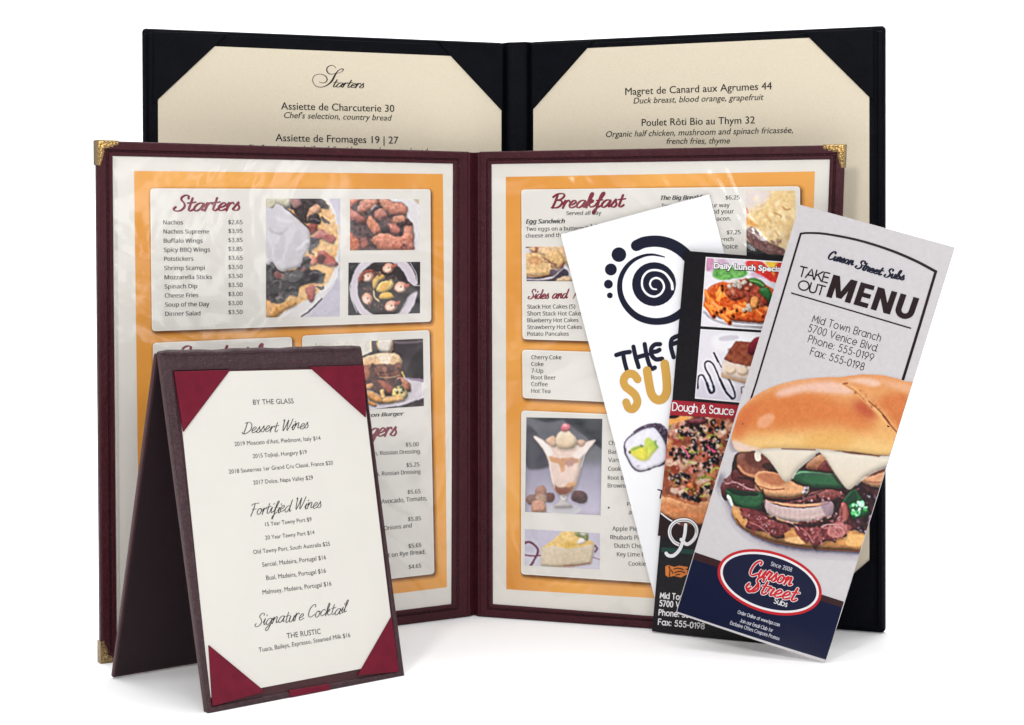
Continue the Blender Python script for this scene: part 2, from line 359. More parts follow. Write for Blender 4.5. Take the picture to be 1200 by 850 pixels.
# joined handwriting, x-height 1
SC = {
 'a': (1.1, [[(.92, .8), (.7, 1), (.35, .9), (.08, .45), (.15, .05), (.4, 0), (.7, .3), (.95, .95), (.85, .35), (.9, .05), (1.15, .15)]]),
 'b': (.95, [[(0, .3), (.35, 1.2), (.48, 1.9), (.33, 2.0), (.2, 1.6), (.14, .5), (.25, .02), (.6, .1), (.75, .5), (.55, .85), (.35, .65)]]),
 'c': (.85, [[(.75, .8), (.6, 1), (.3, .9), (.07, .45), (.2, .03), (.5, .02), (.85, .25)]]),
 'd': (1.1, [[(.85, .8), (.6, 1), (.25, .85), (.05, .4), (.2, 0), (.5, .08), (.85, .8), (1.0, 2.0), (.88, 1.0), (.85, .2), (.95, .02), (1.15, .2)]]),
 'e': (.85, [[(.05, .35), (.4, .45), (.7, .75), (.55, 1), (.3, .9), (.07, .45), (.2, .03), (.5, .02), (.88, .25)]]),
 'f': (.75, [[(.1, .3), (.5, 1.2), (.75, 1.9), (.6, 2.05), (.42, 1.6), (.33, .2), (.22, -.7), (.06, -.85), (.08, -.5), (.4, -.05), (.75, .2)], [(.08, .95), (.75, 1.02)]]),
 'g': (1.05, [[(.9, .8), (.65, 1), (.3, .85), (.08, .45), (.2, .05), (.45, .05), (.75, .4), (.95, .95), (.85, 0), (.6, -.8), (.3, -.9), (.2, -.6), (.6, -.15), (1.1, .2)]]),
 'h': (1.05, [[(0, .3), (.38, 1.4), (.45, 1.95), (.3, 2), (.2, 1.5), (.12, 0)], [(.15, .3), (.5, .95), (.75, .95), (.72, .3), (.8, .03), (1.1, .2)]]),
 'i': (.5, [[(.05, .4), (.3, 1), (.22, .35), (.3, .03), (.55, .2)], [(.42, 1.42), (.5, 1.55)]]),
 'k': (1.0, [[(0, .3), (.4, 1.4), (.45, 1.95), (.3, 2), (.2, 1.5), (.12, 0)], [(.16, .35), (.5, 1), (.7, .85), (.35, .5), (.6, .05), (1, .18)]]),
 'l': (.5, [[(0, .3), (.4, 1.3), (.5, 1.9), (.35, 2), (.22, 1.5), (.18, .3), (.3, .02), (.55, .2)]]),
 'n': (1.05, [[(.05, .6), (.2, 1), (.24, .8), (.12, 0)], [(.15, .3), (.5, .95), (.75, .95), (.72, .3), (.8, .03), (1.1, .2)]]),
 'o': (.95, [[(.5, 1), (.2, .85), (.07, .4), (.25, .02), (.6, .1), (.78, .6), (.6, .95), (.45, .9), (.98, .8)]]),
 'r': (.68, [[(.0, .55), (.16, 1.02), (.17, .7), (.06, .0)], [(.09, .4), (.28, .85), (.52, 1.04), (.66, .86)]]),
 'R': (.75, [[(.0, .5), (.16, 1.1), (.28, .92), (.62, .95), (.46, .4), (.5, .05), (.8, .2)]]),
 's': (.75, [[(.0, .15), (.42, 1.05), (.42, .8), (.62, .35), (.48, .02), (.2, .0), (.08, .15)]]),
 't': (.66, [[(.32, 1.62), (.24, .8), (.2, .2), (.3, .0), (.48, .02), (.7, .25)], [(-.08, 1.02), (.3, 1.05), (.72, 1.12)]]),
 'u': (1.05, [[(.05, .5), (.2, 1), (.13, .3), (.3, 0), (.6, .2), (.85, 1), (.78, .3), (.9, .03), (1.1, .2)]]),
 'w': (1.35, [[(.05, .6), (.2, 1), (.15, .3), (.3, 0), (.55, .2), (.7, .9), (.65, .3), (.8, 0), (1.05, .3), (1.2, 1), (1.35, .85)]]),
 'S': (1.25, [[(1.15, 1.65), (1.12, 1.95), (.8, 2.05), (.5, 1.8), (.5, 1.45), (.85, 1.0), (.95, .5), (.65, .05), (.2, .0), (-.05, .25), (.1, .5)]]),
 'B': (1.3, [[(.35, 1.9), (.3, 1.0), (.15, .05)], [(-.1, 1.55), (.3, 1.95), (.95, 2.0), (1.15, 1.65), (.85, 1.2), (.4, 1.08), (.95, 1.0), (1.1, .55), (.7, .05), (.0, .05)]]),
 'D': (1.5, [[(.45, 1.95), (.35, 1.0), (.22, .1)], [(-.1, .3), (.1, .0), (.7, .1), (1.3, .7), (1.25, 1.6), (.7, 2.0), (.05, 1.85)]]),
 'F': (1.15, [[(.5, 1.9), (.42, 1.0), (.2, -.05)], [(-.05, 1.75), (.35, 1.98), (1.2, 2.0)], [(.2, 1.02), (.9, 1.1)]]),
 'W': (1.7, [[(.0, 1.8), (.2, 1.95), (.2, 1.0), (.3, .0), (.62, .8), (.9, 1.9), (.9, .9), (1.0, .0), (1.4, 1.0), (1.65, 2.0)]]),
 'C': (1.25, [[(1.05, 1.6), (1.05, 1.9), (.75, 2.0), (.3, 1.6), (.1, .9), (.2, .2), (.6, .0), (1.2, .35)]]),
 'A': (1.4, [[(-.1, .1), (.3, .1), (1.0, 2.0), (1.1, 0)], [(.4, .75), (1.2, .8)]]), ' ': (.7, []),
}
def strokes(acc, pan, s, x0, y0, x1, y1, unit, wmin, wmax, col, table='SC', slant=0.0, gap=None, nib=0.0, w=.00012, full=None, pw=1.5, kern={}, jit=0):
    """lettering drawn with a pen; unit = px per font unit in height, wmin/wmax = stroke px"""
    T = SC if table == 'SC' else G
    gap = (0.0 if table == 'SC' else .17) if gap is None else gap
    def lay(q):
        x = 0; items = []
        for ch in q:
            adv, ss = T[ch]; items.append((x, ss)); x += adv + gap + kern.get(ch, 0)
        return items, x - gap
    items, total = lay(s)
    if full: total = lay(full)[1]
    st = pan.inv([(x0, y0), (x1, y1)]); e = st[1] - st[0]; L = np.linalg.norm(e); e /= L; p = np.array([-e[1], e[0]])
    kx = L / total; ky = unit * pan.mpp
    rr = random.Random(3)
    for gi, (x, ss) in enumerate(items):
        dy = rr.uniform(-jit, jit)
        for si, g in enumerate(ss):
            g = np.asarray(g, float)
            q = catmull(g, 6 if table == 'SC' else 1) if table == 'SC' else np.concatenate([np.linspace(g[i], g[i + 1], 3, endpoint=False) for i in range(len(g) - 1)] + [g[-1:]])
            q = np.column_stack([(q[:, 0] + x) * kx + slant * (q[:, 1]) * ky, (q[:, 1] + dy) * ky])
            d = np.gradient(q, axis=0); th = np.arctan2(d[:, 1], d[:, 0])
            wd = wmin + (wmax - wmin) * np.abs(np.sin(th + nib)) ** pw
            if table == 'SC':
                wd = np.convolve(np.pad(wd, 2, 'edge'), np.ones(5) / 5, 'valid')
            P2 = st[0] + q[:, :1] * e + q[:, 1:] * p
            ribbon(acc, pan, P2, wd * pan.mpp, col, w + (gi % 2) * .00002 + si * .00001, .00001)
    acc.mark()

# ------------------------------------------------------------------ painted pictures (the photographs printed on the menus)
def boxblur(a, r):
    r = int(round(r))
    if r < 1: return a
    for _ in range(2):
        for ax in (0, 1):
            p = np.pad(a, [(r + 1, r) if i == ax else (0, 0) for i in range(a.ndim)], 'edge'); c = np.cumsum(p, ax)
            n = a.shape[ax]; a = (np.take(c, range(2 * r + 1, 2 * r + 1 + n), ax) - np.take(c, range(0, n), ax)) / (2 * r + 1)
    return a
def vnoise(h, w, cell):
    gh, gw = int(h / cell) + 3, int(w / cell) + 3
    g = rng.random((gh, gw)); y = np.arange(h) / cell; x = np.arange(w) / cell
    iy = y.astype(int); ix = x.astype(int); fy = (y - iy)[:, None]; fx = (x - ix)[None]
    fy = fy * fy * (3 - 2 * fy); fx = fx * fx * (3 - 2 * fx)
    return (g[iy][:, ix] * (1 - fy) * (1 - fx) + g[iy][:, ix + 1] * (1 - fy) * fx + g[iy + 1][:, ix] * fy * (1 - fx) + g[iy + 1][:, ix + 1] * fy * fx) * 2 - 1
class Pic:
    SS = 3
    def __init__(self, quad, bg=None, conv=(0, 0, 1), paper=(226, 223, 218), ss=3):
        self.SS = ss
        self.q = np.asarray(quad, float); self.o = np.floor(self.q.min(0)) - 3
        sz = np.ceil(self.q.max(0) - self.o) + 4; self.w, self.h = int(sz[0] * ss), int(sz[1] * ss)
        self.a = np.zeros((self.h, self.w)); self.img = np.zeros((self.h, self.w, 3)) + np.asarray(paper, float); self.paper = paper
        self.conv = conv
        if bg is not None: self.img[:] = bg; self.a[:] = 1
    def C(self, pts):
        pts = np.asarray(pts, float).reshape(-1, 2); x0, y0, s = self.conv
        return ((pts / s + (x0, y0)) - self.o) * self.SS
    def fillmask(self, P):
        m = np.zeros((self.h, self.w)); n = len(P); y0 = max(0, int(P[:, 1].min())); y1 = min(self.h - 1, int(P[:, 1].max()) + 1)
        A = P; B = np.roll(P, -1, 0)
        for y in range(y0, y1 + 1):
            yy = y + .5; k = (A[:, 1] <= yy) != (B[:, 1] <= yy)
            if not k.any(): continue
            xs = np.sort(A[k, 0] + (yy - A[k, 1]) / (B[k, 1] - A[k, 1]) * (B[k, 0] - A[k, 0]))
            for i in range(0, len(xs) - 1, 2):
                a = max(0, int(xs[i] + .5)); b = min(self.w, int(xs[i + 1] + .5))
                if b > a: m[y, a:b] = 1
        return m
    def comp(self, m, col, col2=None, d=(0, 1), noise=0, ns=6, op=1.0, mul=None, keep=False):
        ys, xs = np.nonzero(m > .004)
        if len(ys) == 0: return
        a0, a1, b0, b1 = ys.min(), ys.max() + 1, xs.min(), xs.max() + 1
        m = m[a0:a1, b0:b1] * op; c = np.zeros(m.shape + (3,)) + np.asarray(col, float)
        if col2 is not None:
            Y, X = np.mgrid[a0:a1, b0:b1]; f = X * d[0] + Y * d[1]; v = m > .3 * op
            lo, hi = (f[v].min(), f[v].max()) if v.any() else (0, 1); f = np.clip((f - lo) / max(hi - lo, 1e-6), 0, 1)[..., None]
            c = c * (1 - f) + np.asarray(col2, float) * f
        if noise:
            k = vnoise(m.shape[0], m.shape[1], max(2, ns * self.SS)) * .6 + vnoise(m.shape[0], m.shape[1], max(1.5, ns * self.SS * .35)) * .4
            c = c + (k * noise)[..., None] * np.array([1, .9, .8])
        if mul is not None:
            q = mul[a0:a1, b0:b1][..., None]; c = np.where(q < 1, c * q, c + (255 - c) * (q - 1) * .8)
        im = self.img[a0:a1, b0:b1]; al = self.a[a0:a1, b0:b1]
        if keep: m = m * al
        im += (c - im) * m[..., None]; al += (1 - al) * m
    def P(self, pts, col, col2=None, curve=True, soft=0, **k):
        vol = k.pop('vol', self.vol if not soft else 0)
        P = self.C(pts)
        if curve and len(P) > 2: P = catmull(P, 6, True)
        if self.wob and not soft: P = P + self.jig(P) * self.wob * self.SS
        m = self.fillmask(P)
        if soft: m = boxblur(m, soft * self.SS)
        else: m = boxblur(m, 1)
        if k.pop('clip', False): m = m * self.lastm
        else: self.lastm = m
        if vol:
            area = max(m.sum(), 1); R = min(self.vr * self.SS, math.sqrt(area) * .16); H = boxblur(m, R); gy, gx = np.gradient(H)
            sh = np.roll(boxblur(m, R * .5), (int(R * .7), int(R * .3)), (0, 1)); self.comp(sh * (1 - m), (18, 10, 14), op=.45 * min(1, vol), keep=True)
            k['mul'] = np.clip(1 + vol * ((gx * .5 + gy * .85) * R * 1.1 - .38 * (1 - np.clip(H * 1.9 - .9, 0, 1))), .35, 1.5)
        self.comp(m, col, col2, **k); return self
    vol = 0; vr = 3.0; wob = 0
    def jig(self, P):
        if not hasattr(self, '_jx'): self._jx = vnoise(self.h, self.w, 2.2 * self.SS); self._jy = vnoise(self.h, self.w, 2.2 * self.SS)
        x = np.clip(P[:, 0], 0, self.w - 1).astype(int); y = np.clip(P[:, 1], 0, self.h - 1).astype(int); return np.column_stack([self._jx[y, x], self._jy[y, x]])
    def E(self, cx, cy, rx, ry, col, ang=0, **k):
        a = np.linspace(0, 2 * pi, 22, endpoint=False); r = radians(ang)
        x = rx * np.cos(a); y = ry * np.sin(a)
        return self.P(np.column_stack([cx + x * cos(r) - y * sin(r), cy + x * sin(r) + y * cos(r)]), col, **k)
    def S(self, pts, wid, col, soft=0, curve=True, op=1.0, closed=False):
        P = self.C(pts)
        if curve: P = catmull(P, 6, closed)
        m = np.zeros((self.h, self.w)); hw = wid / self.conv[2] * self.SS / 2
        for i in range(len(P) - 1):
            a, b = P[i], P[i + 1]; x0 = max(0, int(min(a[0], b[0]) - hw - 2)); x1 = min(self.w, int(max(a[0], b[0]) + hw + 3))
            y0 = max(0, int(min(a[1], b[1]) - hw - 2)); y1 = min(self.h, int(max(a[1], b[1]) + hw + 3))
            if x1 <= x0 or y1 <= y0: continue
            Y, X = np.mgrid[y0:y1, x0:x1]; d = b - a; t = np.clip(((X - a[0]) * d[0] + (Y - a[1]) * d[1]) / max(d @ d, 1e-9), 0, 1)
            D = np.hypot(X - a[0] - t * d[0], Y - a[1] - t * d[1]); m[y0:y1, x0:x1] = np.maximum(m[y0:y1, x0:x1], np.clip(hw - D + .5, 0, 1))
        if soft: m = boxblur(m, soft * self.SS)
        self.comp(m, col, op=op); return self
    def spray(self, pts, n, r0, r1, cols, op=1.0, soft=0, squash=.6, seed=1):
        """small irregular flecks inside an outline"""
        R = random.Random(seed); P = np.asarray(pts, float); m = self.fillmask(catmull(self.C(P), 5, True)) > .5
        lo, hi = P.min(0), P.max(0); k = 0; tries = 0
        while k < n and tries < n * 12:
            tries += 1; x, y = R.uniform(lo[0], hi[0]), R.uniform(lo[1], hi[1]); c = self.C([(x, y)])[0]
            if not (0 <= c[0] < self.w and 0 <= c[1] < self.h) or not m[int(c[1]), int(c[0])]: continue
            r = R.uniform(r0, r1); a0 = R.uniform(0, pi); q = R.uniform(squash, 1)
            pp = [(x + r * j * cos(a) * cos(a0) - r * q * j * sin(a) * sin(a0), y + r * j * cos(a) * sin(a0) + r * q * j * sin(a) * cos(a0)) for a, j in ((i * pi / 3.5, R.uniform(.7, 1.3)) for i in range(7))]
            cc = np.array(R.choice(cols), float)
            if self.vol and r / self.conv[2] > 1.1 and not soft:
                o = r * .22; self.Pfast([(X + o, Y + o * 1.6) for X, Y in pp], cc * .3, op * .6, .25); self.Pfast(pp, cc * .88, op, 0)
                self.Pfast([((X - x) * .5 + x - o, (Y - y) * .45 + y - o * 1.3) for X, Y in pp], np.minimum(255, cc * 1.15 + 22), op * .6, .3); k += 1; continue
            self.Pfast(pp, cc, op, soft); k += 1
        return self
    def Pfast(self, pts, col, op, soft):
        P = catmull(self.C(pts), 3, True); x0 = max(0, int(P[:, 0].min()) - 3); x1 = min(self.w, int(P[:, 0].max()) + 4); y0 = max(0, int(P[:, 1].min()) - 3); y1 = min(self.h, int(P[:, 1].max()) + 4)
        if x1 <= x0 or y1 <= y0: return
        Y, X = np.mgrid[y0:y1, x0:x1]; X = X + .5; Y = Y + .5; ins = np.zeros(X.shape, bool); B = np.roll(P, -1, 0)
        for a, b in zip(P, B):
            if a[1] == b[1]: continue
            k = (a[1] <= Y) != (b[1] <= Y); xc = a[0] + (Y - a[1]) / (b[1] - a[1]) * (b[0] - a[0]); ins ^= k & (X < xc)
        m = boxblur(ins.astype(float), 1 + soft * self.SS if soft else 1) * op
        im = self.img[y0:y1, x0:x1]; im += (np.asarray(col, float) - im) * m[..., None]; al = self.a[y0:y1, x0:x1]; al += (1 - al) * m
    def blur(self, r): self.img = boxblur(self.img, r * self.SS); return self
    def grain(self, amp, cell=1.2):
        self.img += (vnoise(self.h, self.w, max(1.5, cell * self.SS)) * amp)[..., None]; return self
    def finish(self, warp=.9, tex=.10, relief=26, sharp=.55):
        """break up the clean paint: wobble the outlines, add grain, crumb relief and print sharpening"""
        relief *= .34; warp *= .75; S = self.SS; h, w = self.h, self.w; Y, X = np.mgrid[0:h, 0:w].astype(float)
        X += (vnoise(h, w, 4 * S) + .6 * vnoise(h, w, 1.6 * S)) * warp * S; Y += (vnoise(h, w, 4 * S) + .6 * vnoise(h, w, 1.6 * S)) * warp * S
        xi = np.clip(X, 0, w - 1.01); yi = np.clip(Y, 0, h - 1.01); ix = xi.astype(int); iy = yi.astype(int); fx = (xi - ix)[..., None]; fy = (yi - iy)[..., None]; im = self.img
        im = im[iy, ix] * (1 - fx) * (1 - fy) + im[iy, ix + 1] * fx * (1 - fy) + im[iy + 1, ix] * (1 - fx) * fy + im[iy + 1, ix + 1] * fx * fy
        t = vnoise(h, w, 3.2 * S) + .7 * vnoise(h, w, 1.7 * S) + .45 * vnoise(h, w, 1.0 * S); gy, gx = np.gradient(t); sat = (im.max(-1) - im.min(-1)); k = np.clip(sat / 60, .12, 1)
        im = im * (1 + tex * t * k)[..., None] + ((gx + gy) * S * relief * k)[..., None] * np.array([1, .85, .75]) * (np.clip(im.mean(-1), 30, 200) / 130)[..., None]
        self.img = im + sharp * (im - boxblur(im, 1.6 * S)); return self
    def mute(self, s=.82, lift=10, g=.94):  # faded colour and lifted blacks paint in the vinyl's milky haze
        l = self.img.mean(-1, keepdims=True); self.img = (l + (self.img - l) * s) * g + lift; return self
    def contrast(self, k, mid=128): self.img = (self.img - mid) * k + mid; return self
    def emit(self, pan, name, parent, w=.0001, m='ink', cell=.75, border=None):
        st = pan.inv(self.q); nx = int(max(np.linalg.norm(self.q[1] - self.q[0]), np.linalg.norm(self.q[2] - self.q[3])) / cell); ny = int(max(np.linalg.norm(self.q[3] - self.q[0]), np.linalg.norm(self.q[2] - self.q[1])) / cell)
        V, F = grid(pan, st, nx, ny, w); px = (proj(V) - self.o) * self.SS
        im = boxblur(self.img, 1); al = boxblur(self.a, 1)
        xi = np.clip(px[:, 0], 0, self.w - 2); yi = np.clip(px[:, 1], 0, self.h - 2); ix = xi.astype(int); iy = yi.astype(int); fx = (xi - ix)[:, None]; fy = (yi - iy)[:, None]
        c = im[iy, ix] * (1 - fx) * (1 - fy) + im[iy, ix + 1] * fx * (1 - fy) + im[iy + 1, ix] * (1 - fx) * fy + im[iy + 1, ix + 1] * fx * fy
        a = al[iy, ix]; keep = (a > .03)
        F = np.array(F); F = F[keep[F].all(1)]
        used = np.unique(F); re = -np.ones(len(V), int); re[used] = np.arange(len(used))
        return mesh_obj(name, V[used], re[F], M[m], parent, colors=np.clip(c[used], 0, 255))

# ------------------------------------------------------------------ helpers for printed shapes
def poly_px(acc, pan, pts, col, w=.00006):
    st = pan.inv(pts); acc.add(pan.P(st[:, 0], st[:, 1], w), [tuple(range(len(st)))], col)
def quad_px(acc, pan, q, col, w=.00006, nx=12, ny=12, col2=None):
    V, F = grid(pan, pan.inv(q), nx, ny, w)
    if col2 is None: acc.add(V, F, col)
    else:
        v = np.repeat(np.linspace(0, 1, ny + 1), nx + 1)[:, None]; acc.add(V, F, np.asarray(col, float) * (1 - v) + np.asarray(col2, float) * v)
def ring(acc, pan, A, B, ca, cb, w):
    n = len(A); V = np.concatenate([pan.P(A[:, 0], A[:, 1], w), pan.P(B[:, 0], B[:, 1], w)])
    acc.add(V, [(i, (i + 1) % n, n + (i + 1) % n, n + i) for i in range(n)], np.concatenate([np.tile(ca, (n, 1)), np.tile(cb, (n, 1))]))
ORANGE = (229, 160, 72); BOXC = (225, 221, 215)
def text_box(acc, pan, q, col=BOXC, r=4.5, under=ORANGE):
    """rounded panel of the menu print with its soft printed shadow"""
    q = pan.inv(q); mp = pan.mpp; o = round_poly(q, r * mp)
    sh = o + np.array([1.6, -2.2]) * mp
    dark = np.array(under) * np.array([.52, .46, .38])
    acc.add(pan.P(sh[:, 0], sh[:, 1], .00008), [tuple(range(len(sh)))], dark)
    o1 = inset(sh, -1.6 * mp); o2 = inset(sh, -4.5 * mp)
    mid = np.array(under) * np.array([.82, .78, .7])
    ring(acc, pan, sh, o1, dark, mid, .00008); ring(acc, pan, o1, o2, mid, np.array(under, float), .00008)
    acc.add(pan.P(o[:, 0], o[:, 1], .00012), [tuple(range(len(o)))], col)
    i1 = inset(o, .9 * mp); ring(acc, pan, o, i1, np.array((240, 238, 232.)), np.array((240, 238, 232.)), .00014); acc.mark('text_box')
def band(acc, pan, oA, oB, iA, iB, prof, n=2):
    """strip from the outer edge oA-oB to the inner edge iA-iB, with a height profile across it"""
    oA, oB, iA, iB = [np.asarray(q, float) for q in (oA, oB, iA, iB)]; m = len(prof); V = []
    for f, ww in prof:
        for k in range(n + 1):
            g = k / n; p = (oA * (1 - f) + iA * f) * (1 - g) + (oB * (1 - f) + iB * f) * g; V.append(pan.P(p[0], p[1], ww))
    F = [(j * (n + 1) + k, j * (n + 1) + k + 1, (j + 1) * (n + 1) + k + 1, (j + 1) * (n + 1) + k) for j in range(m - 1) for k in range(n)]
    F.append([j * (n + 1) for j in range(m)]); F.append([j * (n + 1) + n for j in range(m)][::-1])
    F += [(k, (m - 1) * (n + 1) + k, (m - 1) * (n + 1) + k + 1, k + 1) for k in range(n)]
    acc.add(V, F)
def stitches(acc, pan, a, b, pitch=.0036, ln=.0026, wd=.0009, w=.0003):
    a, b = np.asarray(a, float), np.asarray(b, float); L = np.linalg.norm(b - a); e = (b - a) / L; p = np.array([-e[1], e[0]]); n = int(L / pitch)
    for i in range(n):
        c = a + e * (i + .5) * pitch; q = np.array([c - e * ln / 2 + p * wd * .15, c - e * ln * .3 - p * wd / 2, c + e * ln * .3 - p * wd / 2, c + e * ln / 2 + p * wd * .15, c + e * ln * .3 + p * wd / 2, c - e * ln * .3 + p * wd / 2])
        V = np.concatenate([pan.P(q[:, 0], q[:, 1], w), pan.P(*(q * .6 + c * .4).T, w + .00028)])
        acc.add(V, [(j, (j + 1) % 6, 6 + (j + 1) % 6, 6 + j) for j in range(6)] + [tuple(range(6, 12))])
def sheet(pan, thick, nx=14, ny=36, w=0.0):
    q = [(0, pan.H), (pan.W, pan.H), (pan.W, 0), (0, 0)]
    V1, F1 = grid(pan, q, nx, ny, w); V2, _ = grid(pan, q, nx, ny, w - thick); n = len(V1)
    F = [tuple(f) for f in F1] + [tuple(int(i) + n for i in f[::-1]) for f in F1]
    b = [i for i in range(nx)] + [nx + j * (nx + 1) for j in range(ny)] + [ny * (nx + 1) + nx - i for i in range(nx)] + [(ny - j) * (nx + 1) for j in range(ny)]
    for i in range(len(b)): F.append((b[i], b[(i + 1) % len(b)], b[(i + 1) % len(b)] + n, b[i] + n))
    return np.concatenate([V1, V2]), F

# ------------------------------------------------------------------ the setting: a white seamless sweep
def backdrop():
    V = []; F = []; prof = [(-1.6, 0.0), (0.5, 0.0), (1.0, 0.0), (2.2, 0.0)]
    for k in range(1, 13):
        a = k / 12 * pi / 2; prof.append((2.2 + .7 * sin(a), .7 - .7 * cos(a)))
    prof += [(2.9, 1.6), (2.9, 2.6)]
    for y, z in prof:
        for x in (-4.0, 4.0): V.append((x, y, z - .0003))
    F = [(2 * i, 2 * i + 1, 2 * i + 3, 2 * i + 2) for i in range(len(prof) - 1)]
    o = mesh_obj('floor', V, F, M['backdrop'], smooth=True); o['kind'] = 'structure'
backdrop()

# ------------------------------------------------------------------ the tall black two-panel menu at the back
ZBL, ZBS, ZBR = floor_depth(737), 43.95, floor_depth(742)
def black_menu():
    base = unproj(606, HY + 18160 / 44.0, 44.0); base[2] = 0
    T = thing('menu_cover', 'tall black leather menu with cream pages standing open behind all the others', 'menu', base)
    zs = ZBS
    A = Panel(unproj(167, 33, ZBL), unproj(590, 50, zs), unproj(590, HY + 18160 / zs, zs), unproj(171.5, 737, ZBL))
    B = Panel(unproj(622, 49, zs), unproj(1037, 30, ZBR), unproj(1037, 742, ZBR), unproj(622, HY + 18160 / zs, zs))
    for pan, side in ((A, 0), (B, 1)):
        W, H = pan.W, pan.H; mp = pan.mpp
        V, F = prism(pan, round_poly(rect(0, 0, W, H), .0025), -.0045, 0, .0014)
        cv = mesh_obj('cover_panel', V, F, M['black'], T)
        a, b = (6, 2) if side == 0 else (2, 11)
        m1 = rect(a * mp, 5 * mp, W - b * mp, H - 5 * mp)
        V, F = prism(pan, round_poly(m1, .001), 0, .0007, .0005); mesh_obj('liner', V, F, M['black'], cv)
        if side == 0:
            V, F = prism(pan, rect(1.2 * mp, 6 * mp, 4.8 * mp, H - 6 * mp), -.0002, .0012, .0008)
        else:
            V, F = prism(pan, rect(W - 8.5 * mp, 6 * mp, W - 2 * mp, H - 6 * mp), -.0002, .0013, .0009)
        mesh_obj('edge_piping', V, F, M['black'], cv)
        # page
        if side == 0: q = pan.inv([(184.6, 52), (587, 68.5), (587, 706), (188, 733)])
        else: q = pan.inv([(625.6, 60), (1019, 41.5), (1019, 739), (625.6, 705)])
        q[2, 1] = q[3, 1] = 6 * mp
        V, F = prism(pan, q, .0009, .0013, .0001, 1)
        pg = mesh_obj('menu_page', V, F, M['cream'], T)
        ac = Acc(); d = (24, 19, 21); PW = .0013 + .00012
        if side == 0:
            txt(ac, pan, 'Assiette de Charcuterie 30', 329, 128.6, 461.5, 131.6, d, w=PW, wt=.2)
            txt(ac, pan, "Chef's selection, country bread", 332.5, 138.6, 458.7, 141.8, d, w=PW, shear=.22, wt=.12)
            txt(ac, pan, 'Assiette de Fromages 19 | 27', 322.5, 165.6, 466.2, 168.8, d, w=PW, wt=.2)
            txt(ac, pan, "Chef's selection, half or full, with toasted country bread", 289, 176.8, 501, 180.8, d, w=PW, shear=.22, cap=7.2)
            cv_ = (350, 65, 13.333)
            K = dict(conv=cv_, w=PW, n=8)
            stroke_px(ac, pan, [(575, 200), (545, 170), (500, 162), (450, 185), (432, 230), (455, 280), (510, 300), (560, 288), (620, 280), (670, 255), (692, 228), (680, 215), (640, 225), (600, 255), (560, 315), (515, 400), (460, 455), (390, 492), (320, 500), (255, 475), (218, 420), (220, 350), (270, 305), (340, 298), (405, 320), (438, 370), (420, 420), (370, 436), (315, 418)],
                      [.7, .6, .8, 1.1, 1.4, 1.2, .7, .5, .5, .7, 1.2, .9, .8, 1.2, 1.9, 2.1, 1.5, .9, .7, .7, .8, .7, .6, .6, .9, 1.3, 1.1, .7, .5], d, **K); ac.mark()
            strokes(ac, pan, 'tarters', 388.5, 102.3, 425.5, 103.5, 5.2, .45, 1.5, d, slant=.45, w=PW, nib=.3)
        else:
            txt(ac, pan, 'Magret de Canard aux Agrumes 44', 733.5, 111.8, 905, 105.2, d, w=PW, wt=.2)
            txt(ac, pan, 'Duck breast, blood orange, grapefruit', 743, 121.8, 895.5, 117.4, d, w=PW, shear=.22, wt=.12)
            txt(ac, pan, 'Poulet Rôti Bio au Thym 32', 752.7, 148, 885, 145, d, w=PW, wt=.2)
            txt(ac, pan, 'Organic half chicken, mushroom and spinach fricassée,', 711, 161, 929.8, 156, d, w=PW, shear=.22, wt=.12)
            txt(ac, pan, 'french fries, thyme', 781.8, 169, 856, 168.4, d, w=PW, shear=.22, wt=.12)
        ac.obj('lettering', M['ink'], pg)
        if side == 0: C = [[(180, 37.5), (267, 40), (179.5, 122)], [(511, 48.5), (588.2, 52), (588, 131)], [(187, 735), (187, 650), (272, 725)], [(588, 710), (588, 632), (508, 716)]]
        else: C = [[(624.4, 52), (697, 48), (624.4, 130)], [(942, 38), (1024, 34.5), (1024, 119)], [(1024, 739), (1024, 652), (934, 732)], [(624.4, 708), (624.4, 630), (702, 713)]]
        for c in C:
            st = pan.inv(c); st[:, 1] = np.maximum(st[:, 1], 5.5 * mp)
            V, F = prism(pan, round_poly(st, .0009, 3), .0006, .0022, .0004); mesh_obj('corner_pocket', V, F, M['black'], T)
    # spine: a flat band with a soft seam on either side
    nT = 2; fr = []
    a0, a1 = A.P(A.W, 0), A.P(A.W, A.H); b0, b1 = B.P(0, 0), B.P(0, B.H); n = np.array([0, -1, 0.])
    prof = [(-.25, -.0030), (0, -.0026), (.08, -.0012), (.16, .0002), (.26, .0007), (.5, .0002), (.74, .0007), (.84, .0002), (.92, -.0012), (1, -.0026), (1.25, -.0030), (1.25, -.0065), (-.25, -.0065)]
    V = []; 
    for f, ww in prof:
        for lo, hi in ((a0, a1),): V += [(a0 * (1 - f) + b0 * f) + n * ww, (a1 * (1 - f) + b1 * f) + n * ww]
    m = len(prof); F = [(2 * i, 2 * ((i + 1) % m), 2 * ((i + 1) % m) + 1, 2 * i + 1) for i in range(m)] + [[2 * i for i in range(m)], [2 * i + 1 for i in range(m)][::-1]]
    mesh_obj('spine', V, F, M['black'], T)
black_menu()

